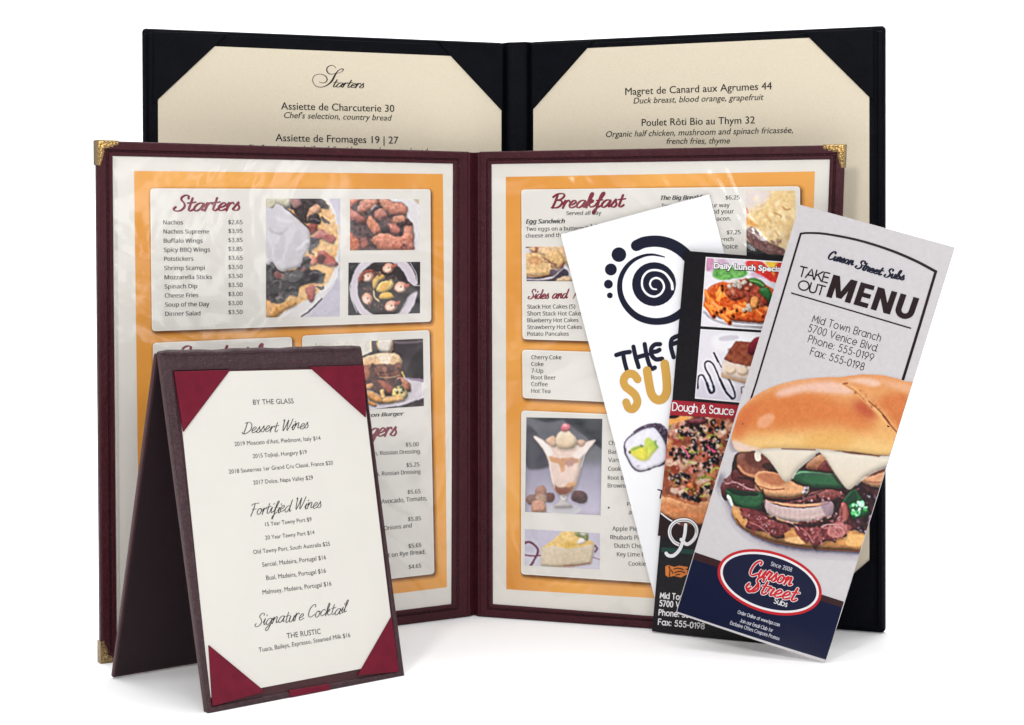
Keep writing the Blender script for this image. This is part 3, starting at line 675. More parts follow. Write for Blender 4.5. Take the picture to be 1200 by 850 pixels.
# ------------------------------------------------------------------ burgundy cafe menu with clear pockets
LW = {'TL': (132, 183), 'TR': (531, 192), 'BR': (529, 708), 'BL': (137, 757)}
RW = {'TL': (576, 192.5), 'TR': (972.5, 187), 'BR': (952, 736.5), 'BL': (577.5, 708)}
ZS = 42.80
def filigree(pan, cs, ct, ds, dt, arm_s, arm_t, parent, m='gold'):
    """cast corner guard: thin plate with scrolls and beads along both arms"""
    ac = Acc(); pts = [(0, 0), (arm_s, 0)]
    def loc(x, y): return (cs + ds * x, ct + dt * y)
    def bead(x, y, r, h):
        V = []; F = []; na, nb = 8, 4
        for j in range(nb + 1):
            b = j / nb * pi / 2
            for i in range(na):
                a = i / na * 2 * pi; s, t = loc(x + r * cos(a) * cos(b), y + r * sin(a) * cos(b)); V.append(pan.P(s, t, .0012 + h * sin(b)))
        for j in range(nb):
            for i in range(na): F.append((j * na + i, j * na + (i + 1) % na, (j + 1) * na + (i + 1) % na, (j + 1) * na + i))
        ac.add(V, F)
    def scroll(pts, r):
        q = catmull(pts, 5); d = np.gradient(q, axis=0); d /= np.linalg.norm(d, axis=1, keepdims=True); nn = np.stack([-d[:, 1], d[:, 0]], 1); V = []; k = 6
        for i in range(len(q)):
            for j in range(k):
                a = j / k * 2 * pi; p = q[i] + nn[i] * r * cos(a); s, t = loc(*p); V.append(pan.P(s, t, .0016 + r * 1.1 * sin(a)))
        ac.add(V, [(i * k + j, i * k + (j + 1) % k, (i + 1) * k + (j + 1) % k, (i + 1) * k + j) for i in range(len(q) - 1) for j in range(k)])
    # plate: outer edges straight and wrapped, inner edge scalloped
    inner = []
    for k in range(9): f = k / 8; inner.append((arm_s * (1 - f) + .0035 * f, .0018 + .0030 * f + .0006 * sin(k * 2.6)))
    for k in range(1, 9): f = k / 8; inner.append((.0035 * (1 - f) + f * .0018 + .0010 * (1 - f), .0048 + (arm_t - .0048) * f + .0004 * sin(k * 2.6)))
    o = [(-.0004, -.0004), (arm_s, -.0004)] + inner + [(-.0004, arm_t)]
    V0 = [pan.P(*loc(x, y), .0013) for x, y in o]; V1 = [pan.P(*loc(x, y), -.0045) for x, y in [(-.0004, -.0004), (arm_s, -.0004), (-.0004, arm_t)]]
    n = len(o); cen = pan.P(*loc(.002, .002), .0015)
    plate = Acc(); plate.add(V0 + [cen] + V1, [(i, (i + 1) % n, n) for i in range(n)] + [(0, 1, n + 2, n + 1), (0, n - 1, n + 3, n + 1)])
    R = random.Random(5)
    for arm, sw in ((arm_s, 0), (arm_t, 1)):
        for k in range(7):
            f = k / 6; a = .0012 + (arm - .0022) * f; b = .0012 + .0026 * (1 - f) * (.6 + .4 * (k % 2)); p = (a, b) if not sw else (b, a)
            bead(p[0], p[1], R.uniform(.0007, .0011) * (1.15 - .35 * f), .0011)
        for k in range(4):
            a = .002 + (arm - .005) * k / 3.2; r = .0012 * (1.2 - .16 * k); c = [(a, .0005), (a + r, .0006), (a + r * 1.6, .0005 + r), (a + r, .0005 + r * 1.8), (a + r * .3, .0005 + r * 1.3), (a + r * .8, .0005 + r * .9)]
            if sw: c = [(y, x) for x, y in c]
            scroll(c, .00032)
    bead(.0032, .0032, .0016, .0014); bead(.0014, .0014, .0012, .0012)
    pl = plate.obj('metal_corner', M['bronze'], parent); return ac.obj('scrollwork', M[m], pl, smooth=True, kind='stuff')

def burgundy_menu():
    base = unproj(555, 722, ZS); base[2] = 0
    T = thing('menu_cover', 'burgundy cafe menu with orange pages in clear pockets, brass corners, standing open', 'menu', base)
    zl, zr = floor_depth(777), floor_depth(751)
    fb = HY + 18160 / ZS
    A = Panel(unproj(113, 165, zl), unproj(549, 178, ZS), unproj(549, fb, ZS), unproj(118, 777, zl))
    B = Panel(unproj(562, 178, ZS), unproj(990.5, 170, zr), unproj(970, 751, zr), unproj(562, fb, ZS))
    prof = [(0, -.0006), (.0, .0002), (.04, .0008), (.12, .0011), (.5, .0011), (.56, .0010), (.62, .0002), (.70, .0002), (.76, .0010), (.9, .0010), (.97, .0006), (1, -.0001), (1, -.0006)]
    for pan, win, side in ((A, LW, 0), (B, RW, 1)):
        W, H = pan.W, pan.H; mp = pan.mpp
        V, F = prism(pan, round_poly(rect(.0003, .0003, W - .0003, H - .0003), .003), -.0035, -.0006, .0008)
        cv = mesh_obj('cover_panel', V, F, M['burgundy'], T)
        iq = pan.inv([win['TL'], win['TR'], win['BR'], win['BL']]); oq = np.array([(0, H), (W, H), (W, 0), (0, 0)])
        st_ac = Acc()
        for k in range(4):
            j = (k + 1) % 4; ac = Acc(); band(ac, pan, oq[k], oq[j], iq[k], iq[j], prof); ac.obj('border_strip', M['burgundy'], cv)
            f = .66; stitches(st_ac, pan, oq[k] * (1 - f) + iq[k] * f, oq[j] * (1 - f) + iq[j] * f, w=.0002)
        st_ac.obj('stitching', M['burgundy_dark'], cv, kind='stuff')
        # a second row of stitches beside the hinge, as on the photographed cover
        V, F = prism(pan, iq, -.0006, -.0003); pg = mesh_obj('menu_page', V, F, M['white_page'], T)
        ac = Acc(); WB = -.0003
        class Sh:                                   # the page lies a little below the border strips
            pass
        sub = Panel(*[pan.c[i] + pan.n * WB for i in range(4)])
        if side == 0: q = [(157, 200.5), (519, 204), (523.7, 688.3), (164, 733)]
        else: q = [(592.8, 207.5), (955, 201), (938, 711.5), (593.3, 690.7)]
        V, F = grid(sub, sub.inv(q), 60, 80, .00004); mt = boxblur(vnoise(81, 61, 16) + .6 * vnoise(81, 61, 7), 1).ravel()[:, None]
        ac.add(V, F, np.clip(np.array(ORANGE, float) + mt * np.array([9, 13, 15]), 0, 255)); ac.mark('orange_background')  # soft mottling stands in for the clear pocket's sheen, painted into the orange
        red = (124, 28, 50); k1 = (22, 16, 20); tw = .0002
        def T_(s, x0, y0, x1, y1, **k): txt(ac, sub, s, x0, y0, x1, y1, k.pop('col', k1), fnt='hum', w=tw, wt=k.pop('wt', .22), **k)
        if side == 0:
            text_box(ac, sub, [(176, 221), (504.3, 222), (505.2, 377), (178, 388.3)])
            text_box(ac, sub, [(179, 402), (342, 395), (346, 704), (181, 724)])
            text_box(ac, sub, [(354, 393.5), (503, 387), (508.9, 672.5), (358, 690)])
            ac.obj('page_print', M['ink'], pg); ac = Acc()
            strokes(ac, sub, 'Starters', 203.5, 247.5, 281, 246.5, 8.6, 1.4, 3.1, red, slant=.28, w=tw, nib=.35)
            names = ['Nachos', 'Nachos Supreme', 'Buffalo Wings', 'Spicy BBQ Wings', 'Potstickers', 'Shrimp Scampi', 'Mozzarella Sticks', 'Spinach Dip', 'Cheese Fries', 'Soup of the Day', 'Dinner Salad']
            ys = [263.3, 274, 284.8, 295.4, 306, 316.8, 327.6, 338.4, 349, 359.6, 370.4]; xr = [214.3, 244.8, 237.3, 245.9, 226.4, 239.7, 248.1, 230.9, 232.2, 245.1, 234.6]
            pr = ['$2.65', '$3.95', '$3.85', '$3.85', '$3.65', '$3.50', '$3.50', '$3.50', '$3.00', '$3.00', '$3.50']; py = [263.1, 273.4, 284, 294.4, 304.9, 315.6, 326.2, 336.6, 347.2, 357.8, 368.4]
            for i, nme in enumerate(names):
                T_(nme, 191.3 + i * .23, ys[i], xr[i], ys[i] - .8 * i / 10, cap=5.9); T_(pr[i], 267.6, py[i], 284, py[i] - .2, cap=6)
            strokes(ac, sub, 'Sandwiches', 204, 424.5, 331, 420, 8.6, 1.4, 3.1, red, slant=.28, w=tw, nib=.35)
            strokes(ac, sub, 'Burgers', 400.5, 513.2, 464.5, 510.3, 9.6, 1.4, 3.1, red, slant=.28, w=tw, nib=.35)
            T_('Bacon Burger', 421, 489.5, 473.3, 487, shear=.25, wt=.75, cap=5.8)
            for s, x0, x1, y0, y1 in [('$5.00', 475.4, 490.4, 523.7, 523), ('$5.25', 476.2, 491.2, 547.6, 546.6), ('$5.65', 477.5, 492.5, 579.2, 578.2), ('$5.85', 478, 493, 611, 609.8), ('$5.65', 478.6, 493.4, 642.6, 641), ('$4.65', 478.8, 493.4, 666.9, 665.2)]: T_(s, x0, y0, x1, y1, cap=6.2)
            T_('on, Russian Dressing.', 434.5, 533.8, 493, 531.2); T_('on, Russian Dressing', 437, 558, 492.3, 555)
            T_('s, Avocado, Tomato,', 440.5, 591, 500, 586.3); T_('Onions and', 450, 621.6, 482.2, 618.2); T_('ut on Rye Bread.', 451.3, 653.6, 498.5, 649)
        else:
            text_box(ac, sub, [(611, 222.4), (937.5, 218.5), (938, 407), (612.4, 397.6)])
            text_box(ac, sub, [(612, 410), (938, 420), (938, 482), (612.6, 466.6)])
            text_box(ac, sub, [(611, 481.2), (938, 495), (938, 694.5), (610.8, 673)])
            ac.obj('page_print', M['ink'], pg); ac = Acc()
            strokes(ac, sub, 'Breakfast', 646, 244, 730, 242.5, 8.4, 1.4, 3.1, red, slant=.28, w=tw, nib=.35)
            T_('Served all day', 663.6, 252.3, 704.8, 251.8, shear=.1)
            T_('Egg Sandwich', 616.6, 262.3, 662, 261.8, shear=.25, wt=.75)
            T_('Two eggs on a buttermilk', 616.8, 270.8, 691.6, 269.8); T_(' bis', 692.5, 269.8, 704, 269.6)
            T_('cheese and thick cut', 616.4, 278.8, 677, 277.4)
            strokes(ac, sub, 'Sides and', 619, 350.5, 664.5, 349.6, 5.6, .8, 1.9, red, slant=.3, w=tw, nib=.35)
            stroke_px(ac, sub, [(671.5, 350), (674.5, 345), (677, 341)], [.9, 1.7, 2.2], red, tw); ac.mark()
            T_('Stack Hot Cakes (5)', 618.2, 362, 674.2, 361.6); T_('Short Stack Hot Cakes', 618.2, 370, 684, 369.8); T_('Blueberry Hot Cakes', 618.2, 377.9, 678, 377.6)
            T_('Strawberry Hot Cakes', 618.2, 385.8, 682, 385.6); T_('Potato Pancakes', 618.2, 393.7, 666.5, 393.6)
            for i, (s, x) in enumerate([('Cherry Coke', 657.9), ('Coke', 637), ('7-Up', 636.7), ('Root Beer', 651.3), ('Coffee', 641.8), ('Hot Tea', 645)]): T_(s, 622.8, 421.1 + 7.88 * i, x, 421.3 + 7.9 * i)
            for s, x0, x1, y, fl in [('Chocolate', 713.4, 743, 521.6, 0), ('Banana', 713.2, 735, 531.8, 0), ('Vanilla', 713, 734, 541.6, 0), ('Cookies', 712.8, 736, 551.8, 0), ('Root Beer', 712.5, 741, 562.2, 0), ('Brownie', 712.3, 737, 571.5, 0),
                                 ('Pie', 735, 743, 593.2, 0), ('a la', 737, 747.7, 602.9, 0), ('Apple Pie •', 717.7, 751, 622, 0), ('Rhubarb Pie •', 715.5, 756, 632.1, 0), ('Dutch Chocolate', 720.3, 771, 642, 0), ('Key Lime Pie', 723.2, 760.8, 652, 0), ('Cookies an', 736.7, 769, 663, 0)]:
                T_(s, x0, y, x1, y + (x1 - x0) * .014)
            stroke_px(ac, sub, [(713.2, 595), (713.7, 595.2)], 2.1, k1, tw); ac.mark()
            T_('The Big Breakfast', 774.4, 234.6, 832.5, 233.8, shear=.25, wt=.75); T_('Two', 775, 243.6, 787, 243.5); T_('your way', 826.5, 243.3, 855, 242.8); T_('and your', 831, 250.6, 860, 250.2); T_('bacon.', 836, 259, 856.7, 258.6)
            T_('$6.25', 850.4, 234.2, 866.8, 233.8); T_('$7.25', 851.8, 275, 867.9, 274.6); T_('french', 839.5, 283, 859.5, 282.6); T_('choice', 843, 291.8, 864.4, 291.3)
        ac.obj('lettering', M['ink'], pg)
        if side == 0: pics_left(sub, pg)
        else: pics_right(sub, pg)
        # clear pocket over the page, welded seam on the outer side
        V, F = grid(pan, iq, 30, 40, .0001); mesh_obj('vinyl_pocket', V, F, M['vinyl'], T, smooth=True)
        if side == 0:
            q = pan.inv([(133.5, 186), (137, 186), (141, 754), (138.5, 754)]); V, F = prism(pan, q, .00015, .0005, .0001, 1); mesh_obj('pocket_seam', V, F, M['vinyl'], T)
        av, ah = 27 * mp, 24 * mp
        if side == 0:
            filigree(pan, 0, H, 1, -1, ah, av, T); filigree(pan, 0, 0, 1, 1, ah * .62, av * .9, T, 'bronze')
        else:
            filigree(pan, W, H, -1, -1, ah, av * .95, T); filigree(pan, W, 0, -1, 1, ah * .7, av * .8, T, 'bronze')
    a0, a1 = A.P(A.W, .0004), A.P(A.W, A.H - .0004); b0, b1 = B.P(0, .0004), B.P(0, B.H - .0004); n = np.array([0, -1, 0.])
    pr = [(0, .0006), (.12, .0005), (.25, -.0008), (.38, -.0024), (.48, -.0030), (.5, -.0022), (.52, -.0030), (.62, -.0024), (.75, -.0008), (.88, .0005), (1, .0006), (1, -.005), (0, -.005)]
    V = []
    for f, ww in pr: V += [(a0 * (1 - f) + b0 * f) + n * ww, (a1 * (1 - f) + b1 * f) + n * ww]
    m = len(pr); F = [(2 * i, 2 * ((i + 1) % m), 2 * ((i + 1) % m) + 1, 2 * i + 1) for i in range(m)] + [[2 * i for i in range(m)], [2 * i + 1 for i in range(m)][::-1]]
    mesh_obj('spine', V, F, M['burgundy'], T)

# ------------------------------------------------------------------ the photographs printed on the burgundy menu's pages
def pics_left(pan, pg):
    W = .00022
    # nachos with sour cream
    p = Pic([(311.5, 233), (398.5, 233), (398, 371), (311.5, 372.3)], (196, 190, 206), (300, 225, 5.67)); p.vol, p.vr, p.wob = 0.6, 2.2, 0.9
    p.P([(560, 300), (540, 560), (430, 720), (300, 840), (60, 840), (60, 40), (480, 40), (530, 130)], (222, 216, 216), curve=False, vol=0)
    p.S([(300, 832), (380, 770), (440, 706)], 9, (35, 22, 32)); p.S([(440, 706), (520, 600), (555, 470)], 5, (235, 230, 228))
    p.P([(60, 60), (420, 60), (500, 130), (550, 300), (530, 440), (500, 560), (400, 680), (200, 790), (130, 835), (60, 835)], (226, 165, 95), (232, 178, 104), d=(1, 1), noise=20, ns=3, soft=1)
    p.spray([(330, 100), (520, 140), (545, 330), (520, 520), (380, 620), (330, 480)], 60, 8, 22, [(240, 190, 120), (215, 140, 70), (238, 205, 160), (230, 160, 90)], .7, .5)
    p.P([(180, 45), (420, 45), (470, 90), (480, 115), (420, 100), (370, 130), (340, 170), (350, 215), (300, 190), (240, 120), (190, 100)], (62, 48, 50), noise=35, ns=2)
    p.P([(60, 45), (235, 45), (215, 95), (190, 100), (150, 80), (110, 110), (65, 125)], (198, 190, 160), noise=18, ns=2)
    p.P([(230, 45), (290, 45), (300, 90), (250, 110)], (170, 120, 115), noise=25, ns=2); p.P([(430, 75), (480, 95), (470, 118), (430, 110)], (45, 35, 38))
    p.P([(370, 95), (425, 90), (430, 130), (390, 150), (350, 180), (340, 160)], (228, 165, 125), noise=20, ns=2)
    p.P([(350, 170), (400, 145), (432, 175), (430, 215), (385, 225), (350, 205)], (44, 32, 38), noise=14, ns=2); p.S([(360, 185), (395, 180), (425, 195)], 6, (120, 105, 110))
    p.P([(440, 165), (490, 200), (480, 215), (445, 195)], (60, 55, 62)); p.P([(350, 220), (400, 215), (412, 250), (370, 290), (350, 270)], (150, 62, 52), noise=20, ns=2)
    p.P([(375, 310), (430, 250), (480, 285), (520, 330), (500, 345), (440, 320), (380, 345)], (196, 108, 100), noise=24, ns=2); p.P([(465, 290), (520, 290), (530, 325), (490, 345)], (178, 58, 52), noise=10)
    p.P([(360, 310), (415, 315), (410, 360), (370, 390), (390, 425), (350, 400)], (86, 78, 82), noise=30, ns=2)
    p.P([(410, 420), (440, 390), (520, 440), (540, 490), (480, 500), (430, 480), (390, 470)], (190, 84, 72), noise=26, ns=2); p.P([(412, 430), (440, 420), (460, 440), (440, 475), (415, 460)], (92, 42, 32))
    p.P([(340, 425), (390, 440), (400, 480), (360, 495)], (222, 140, 115), noise=16, ns=2)
    p.P([(60, 460), (110, 470), (150, 520), (260, 520), (330, 430), (360, 470), (360, 520), (410, 520), (450, 545), (452, 590), (430, 612), (350, 610), (285, 640), (275, 690), (220, 690), (200, 720), (180, 765), (130, 740), (70, 720)], (38, 26, 32), noise=26, ns=2.5)
    for x, y, r in ((90, 510, 45), (245, 575, 42), (385, 560, 45), (245, 655, 38), (340, 450, 26), (140, 620, 50), (160, 720, 36)):
        p.E(x, y, r, r * .85, (26, 18, 24), noise=10, ns=2); p.S([(x - r * .6, y - r * .3), (x - r * .1, y - r * .65), (x + r * .5, y - r * .4)], 6, (128, 114, 124), soft=.35)
    p.P([(130, 530), (170, 540), (195, 570), (150, 585), (120, 560)], (140, 82, 78), noise=20, ns=2); p.P([(290, 520), (330, 490), (325, 530)], (120, 60, 60), noise=20)
    p.P([(330, 640), (385, 620), (395, 690), (375, 735), (345, 700)], (188, 76, 62), noise=20, ns=2); p.P([(395, 630), (452, 632), (440, 655)], (40, 34, 36)); p.S([(440, 560), (455, 545)], 10, (32, 26, 30))
    p.spray([(70, 600), (200, 600), (200, 720), (80, 720)], 14, 6, 14, [(110, 84, 88), (90, 60, 64), (150, 120, 120)], .7, .4)
    p.P([(60, 130), (110, 110), (140, 78), (175, 90), (215, 120), (280, 180), (330, 230), (358, 270), (360, 320), (350, 380), (320, 430), (300, 490), (250, 512), (180, 530), (140, 510), (110, 470), (60, 462)], (198, 192, 200), (206, 200, 206), noise=6, ns=9, vol=.45)
    p.S([(185, 98), (280, 175), (345, 240)], 10, (60, 48, 52)); p.S([(90, 235), (110, 265), (170, 275), (210, 240)], 12, (176, 166, 172), soft=1); p.S([(270, 385), (310, 350), (345, 325)], 16, (224, 220, 224), soft=1); p.S([(130, 170), (200, 195), (270, 190)], 14, (216, 212, 218), soft=1.2); p.S([(280, 400), (310, 390), (340, 340)], 6, (180, 170, 178), soft=.8)
    p.P([(60, 780), (70, 720), (130, 745), (200, 730), (270, 740), (180, 800), (130, 835), (60, 835)], (228, 158, 66), noise=26, ns=2.5)
    p.blur(.2).finish(.7, .07, 10, .8).mute(.86, 4, .98).emit(pan, 'printed_photo', pg, W)
    # chicken wings
    p = Pic([(410, 233.8), (491, 233.4), (491, 293), (410, 293.7)], (88, 68, 70), (405, 228, 12.14)); p.vol, p.vr, p.wob = 0.6, 2.6, 1.0
    p.img = p.img + (vnoise(p.h, p.w, 9) * 22)[..., None]
    p.P([(570, 40), (1060, 40), (1060, 820), (960, 820), (975, 600), (955, 420), (880, 340), (860, 270), (880, 180), (800, 120), (680, 110)], (218, 212, 214), (206, 200, 206), d=(0, 1), curve=False, soft=.5)
    p.P([(940, 65), (1045, 65), (1045, 140)], (200, 178, 150), curve=False, vol=0)
    wing = lambda pts, a=(208, 128, 104), b=(186, 98, 82), n=22: p.P(pts, a, b, d=(.3, 1), noise=n, ns=3)
    wing([(60, 70), (220, 70), (180, 110), (110, 160), (60, 190)]); wing([(175, 190), (240, 90), (330, 70), (450, 80), (450, 150), (380, 210), (290, 240), (220, 275), (170, 245)], (214, 142, 116), (196, 112, 92))
    wing([(60, 205), (130, 240), (200, 290), (280, 330), (290, 390), (230, 410), (150, 380), (60, 350)], (200, 118, 100), (176, 94, 84)); wing([(470, 80), (590, 70), (690, 120), (800, 130), (875, 185), (860, 290), (760, 290), (660, 290), (600, 250), (520, 170)], (212, 138, 110), (200, 116, 94))
    wing([(400, 270), (440, 210), (520, 200), (570, 250), (600, 290), (560, 350), (470, 350), (420, 330)], (200, 130, 112), (178, 100, 88)); wing([(300, 400), (340, 300), (420, 360), (480, 450), (520, 510), (440, 560), (390, 560), (340, 490)], (226, 142, 100), (206, 116, 92))
    wing([(370, 650), (440, 570), (540, 555), (640, 570), (740, 600), (820, 580), (850, 470), (930, 450), (965, 540), (972, 700), (960, 795), (520, 795), (430, 720)], (222, 138, 106), (196, 104, 84), 26)
    wing([(60, 560), (130, 590), (185, 660), (200, 795), (60, 795)], (196, 92, 62), (206, 110, 76), 30); wing([(210, 640), (300, 610), (330, 700), (260, 780), (215, 740)], (140, 84, 78)); wing([(640, 350), (720, 320), (790, 300), (870, 340), (870, 390), (780, 440), (700, 420)], (210, 138, 108), (196, 120, 92))
    wing([(590, 450), (680, 410), (740, 450), (800, 500), (760, 570), (680, 560), (620, 530)], (206, 116, 96), (184, 96, 84)); wing([(790, 440), (860, 380), (890, 390), (850, 430)], (196, 130, 100))
    p.spray([(480, 330), (640, 300), (720, 400), (640, 520), (500, 420)], 26, 14, 34, [(96, 54, 54), (70, 46, 48), (150, 90, 84), (60, 40, 44)], .75, .3)
    p.P([(500, 500), (540, 450), (620, 470), (610, 540), (550, 545)], (58, 40, 44)); p.P([(720, 420), (800, 390), (880, 360), (880, 400), (820, 470), (800, 590), (755, 580), (770, 500)], (66, 44, 46)); p.P([(880, 350), (945, 400), (940, 450), (890, 440)], (92, 50, 54), noise=20)
    p.P([(80, 190), (200, 90), (160, 230), (210, 280), (150, 240)], (84, 70, 72)); p.P([(440, 150), (520, 180), (400, 250), (360, 290), (340, 240)], (78, 62, 66)); p.spray([(740, 760), (880, 700), (900, 790), (750, 800)], 18, 8, 20, [(120, 48, 52), (90, 38, 42), (170, 90, 84)], .8)
    p.spray([(70, 80), (860, 130), (960, 500), (950, 780), (500, 780), (80, 600)], 60, 6, 16, [(236, 170, 130), (170, 84, 74), (150, 76, 70)], .35, .6)
    p.S([(365, 210), (400, 180), (430, 160)], 22, (196, 186, 184), soft=.6); p.E(712, 40, 16, 46, (250, 252, 255), soft=.4)  # white oval is a glint off the clear pocket, painted in
    p.blur(.2).finish(.8, .08, 14, .8).mute(.84, 8, 1).emit(pan, 'printed_photo', pg, W)
    # shrimp scampi pan
    p = Pic([(408.2, 308), (492.3, 307), (492, 367.3), (407.8, 369.8)], (32, 26, 34), (404, 302, 11.8)); p.vol, p.vr, p.wob = 0.7, 2.4, 0.4
    p.E(545, 430, 465, 500, (206, 196, 206), vol=0); p.S([(85, 350), (70, 430), (100, 600), (170, 760)], 9, (240, 236, 240)); p.S([(900, 60), (985, 220), (1005, 360)], 9, (246, 242, 244))
    p.E(530, 430, 350, 385, (44, 34, 36), noise=10, ns=3, vol=0); p.P([(820, 330), (900, 340), (960, 385), (1045, 385), (1045, 465), (960, 480), (880, 540), (820, 640), (740, 770), (560, 800), (700, 500)], (48, 40, 42), vol=0)
    p.S([(905, 345), (960, 385), (1045, 388)], 10, (214, 210, 216)); p.S([(740, 775), (830, 650), (890, 530), (1000, 470)], 12, (120, 110, 120), soft=.5)
    def shrimp(cx, cy, r, a):
        p.E(cx, cy, r, r * .85, (226, 164, 136), ang=a, noise=14, ns=3); p.E(cx - r * .15, cy + r * .1, r * .62, r * .5, (240, 212, 194), ang=a, soft=.8, noise=10); t = radians(a)
        p.P([(cx + r * .6 * cos(t), cy + r * .6 * sin(t) - 20), (cx + r * 1.5 * cos(t), cy + r * 1.5 * sin(t) - 25), (cx + r * 1.4 * cos(t), cy + r * 1.4 * sin(t) + 22), (cx + r * .7 * cos(t), cy + r * .7 * sin(t) + 34)], (178, 88, 70), noise=18)
        p.E(cx + r * .05, cy - r * .1, r * .14, r * .12, (150, 84, 66), soft=.4)
    shrimp(320, 265, 92, 165); shrimp(605, 150, 82, -20); shrimp(775, 415, 92, -15); shrimp(315, 575, 88, 75); shrimp(645, 675, 92, -25)
    p.P([(210, 240), (300, 180), (380, 170), (410, 220), (340, 200), (260, 250), (215, 340), (185, 350)], (176, 84, 60), noise=16)
    p.P([(385, 390), (390, 310), (450, 250), (530, 235), (555, 290), (480, 330), (440, 420), (400, 440)], (222, 178, 92), noise=12); p.P([(440, 440), (490, 350), (600, 320), (660, 300), (672, 400), (600, 470), (480, 490)], (238, 204, 112), noise=10); p.P([(480, 430), (520, 365), (620, 345), (580, 440), (490, 470)], (222, 170, 78), soft=.5)
    p.P([(470, 560), (520, 490), (620, 480), (680, 530), (680, 560), (560, 580)], (230, 184, 76), noise=10); p.S([(400, 460), (410, 540), (470, 600)], 22, (222, 196, 150), soft=.3)
    p.spray([(400, 200), (520, 200), (520, 250), (420, 250)], 16, 10, 20, [(170, 110, 84), (120, 74, 60), (200, 150, 120)], .8); p.spray([(560, 240), (760, 260), (760, 340), (600, 320)], 18, 8, 18, [(110, 84, 84), (80, 60, 64), (150, 110, 100)], .6); p.spray([(260, 400), (380, 400), (380, 500), (280, 480)], 14, 8, 20, [(120, 80, 70), (170, 110, 96)], .6); p.spray([(400, 620), (540, 620), (500, 720), (420, 700)], 14, 8, 20, [(110, 74, 68), (150, 100, 90)], .6)
    p.finish(.3, .05, 6).mute(.95, 4, 1).emit(pan, 'printed_photo', pg, W)
    # bacon burger on a plate
    p = Pic([(370, 402.5), (495.5, 397), (496.6, 476), (372, 484)], (62, 52, 58), (415, 390, 8.944)); p.vol, p.vr, p.wob = 0.9, 2.4, 0.6
    p.P([(-400, 40), (180, 40), (185, 200), (100, 240), (-400, 300)], (222, 216, 206), curve=False, vol=0); p.S([(182, 80), (183, 200)], 8, (224, 176, 90)); p.P([(245, 80), (395, 75), (400, 160), (380, 215), (300, 215), (250, 170)], (226, 214, 200), (236, 228, 220), d=(1, 0)); p.S([(246, 85), (252, 170)], 9, (226, 160, 70), soft=.2); p.S([(395, 80), (402, 160), (380, 210)], 8, (222, 152, 72), soft=.2)
    p.P([(590, 290), (740, 120), (740, 480), (540, 460)], (38, 30, 36), curve=False, soft=.5); p.S([(410, 100), (560, 105), (720, 90)], 24, (110, 96, 104), soft=.8)
    p.P([(-400, 600), (100, 520), (540, 470), (740, 520), (740, 690), (500, 760), (-400, 900)], (212, 204, 210), (200, 190, 200), d=(0, 1), curve=False, vol=0); p.P([(500, 770), (740, 700), (745, 780), (480, 790)], (50, 40, 46), curve=False, vol=0); p.P([(540, 468), (740, 490), (740, 520), (560, 490)], (150, 130, 158), curve=False, vol=0)
    p.P([(70, 300), (130, 250), (250, 220), (420, 218), (490, 260), (510, 320), (480, 370), (300, 375), (80, 380)], (238, 206, 166), (226, 176, 122), noise=8, ns=5); p.P([(260, 240), (370, 230), (370, 330), (300, 330)], (246, 228, 206), soft=1.5)
    p.P([(85, 400), (95, 350), (250, 335), (440, 335), (500, 360), (490, 450), (450, 520), (430, 620), (360, 670), (240, 640), (120, 560), (90, 480)], (92, 48, 38), noise=36, ns=2)
    p.spray([(90, 350), (480, 340), (480, 460), (100, 520)], 46, 12, 32, [(60, 30, 28), (150, 84, 60), (120, 60, 46), (180, 110, 84), (40, 24, 24)], .75, .2); p.P([(90, 390), (150, 370), (180, 440), (150, 510), (95, 480)], (176, 98, 70), noise=24)
    for s in (0, 1, 2): p.S([(210 + 12 * s, 380 + s * 14), (270, 350 + 22 * s), (330, 390 + s * 12)], 7, (170, 106, 80))
    p.S([(270, 465), (380, 470), (480, 445)], 10, (190, 150, 110)); p.P([(250, 500), (330, 520), (430, 600), (380, 650), (310, 600)], (166, 80, 54), noise=24); p.P([(430, 520), (460, 470), (520, 480), (590, 540), (590, 620), (520, 600), (450, 560)], (196, 120, 90), noise=40, ns=2)
    p.P([(440, 500), (490, 490), (500, 540), (450, 560)], (48, 34, 40)); p.P([(420, 580), (500, 560), (560, 640), (540, 690), (430, 700), (400, 640)], (228, 200, 120), noise=26, ns=2); p.spray([(440, 560), (540, 590), (520, 640), (440, 620)], 9, 8, 16, [(70, 96, 50), (236, 230, 210), (50, 60, 40)], .9)
    for pts, c in (([(105, 560), (180, 530), (210, 560), (140, 610)], (226, 156, 96)), ([(110, 640), (180, 620), (280, 680), (320, 740), (250, 745), (150, 700)], (230, 160, 84)), ([(270, 610), (310, 600), (330, 690), (290, 700)], (238, 190, 120)), ([(300, 700), (430, 660), (540, 700), (420, 740), (320, 745)], (236, 180, 104)), ([(140, 715), (220, 740), (230, 775), (150, 755)], (222, 150, 78)), ([(-60, 640), (100, 620), (120, 700), (-40, 720)], (226, 160, 90))): p.P(pts, c, noise=20)
    p.S([(500, 410), (525, 465)], 14, (234, 196, 92)); p.blur(.2).finish(.5, .07, 10, .9).mute(.92, 2, 1).emit(pan, 'printed_photo', pg, W)
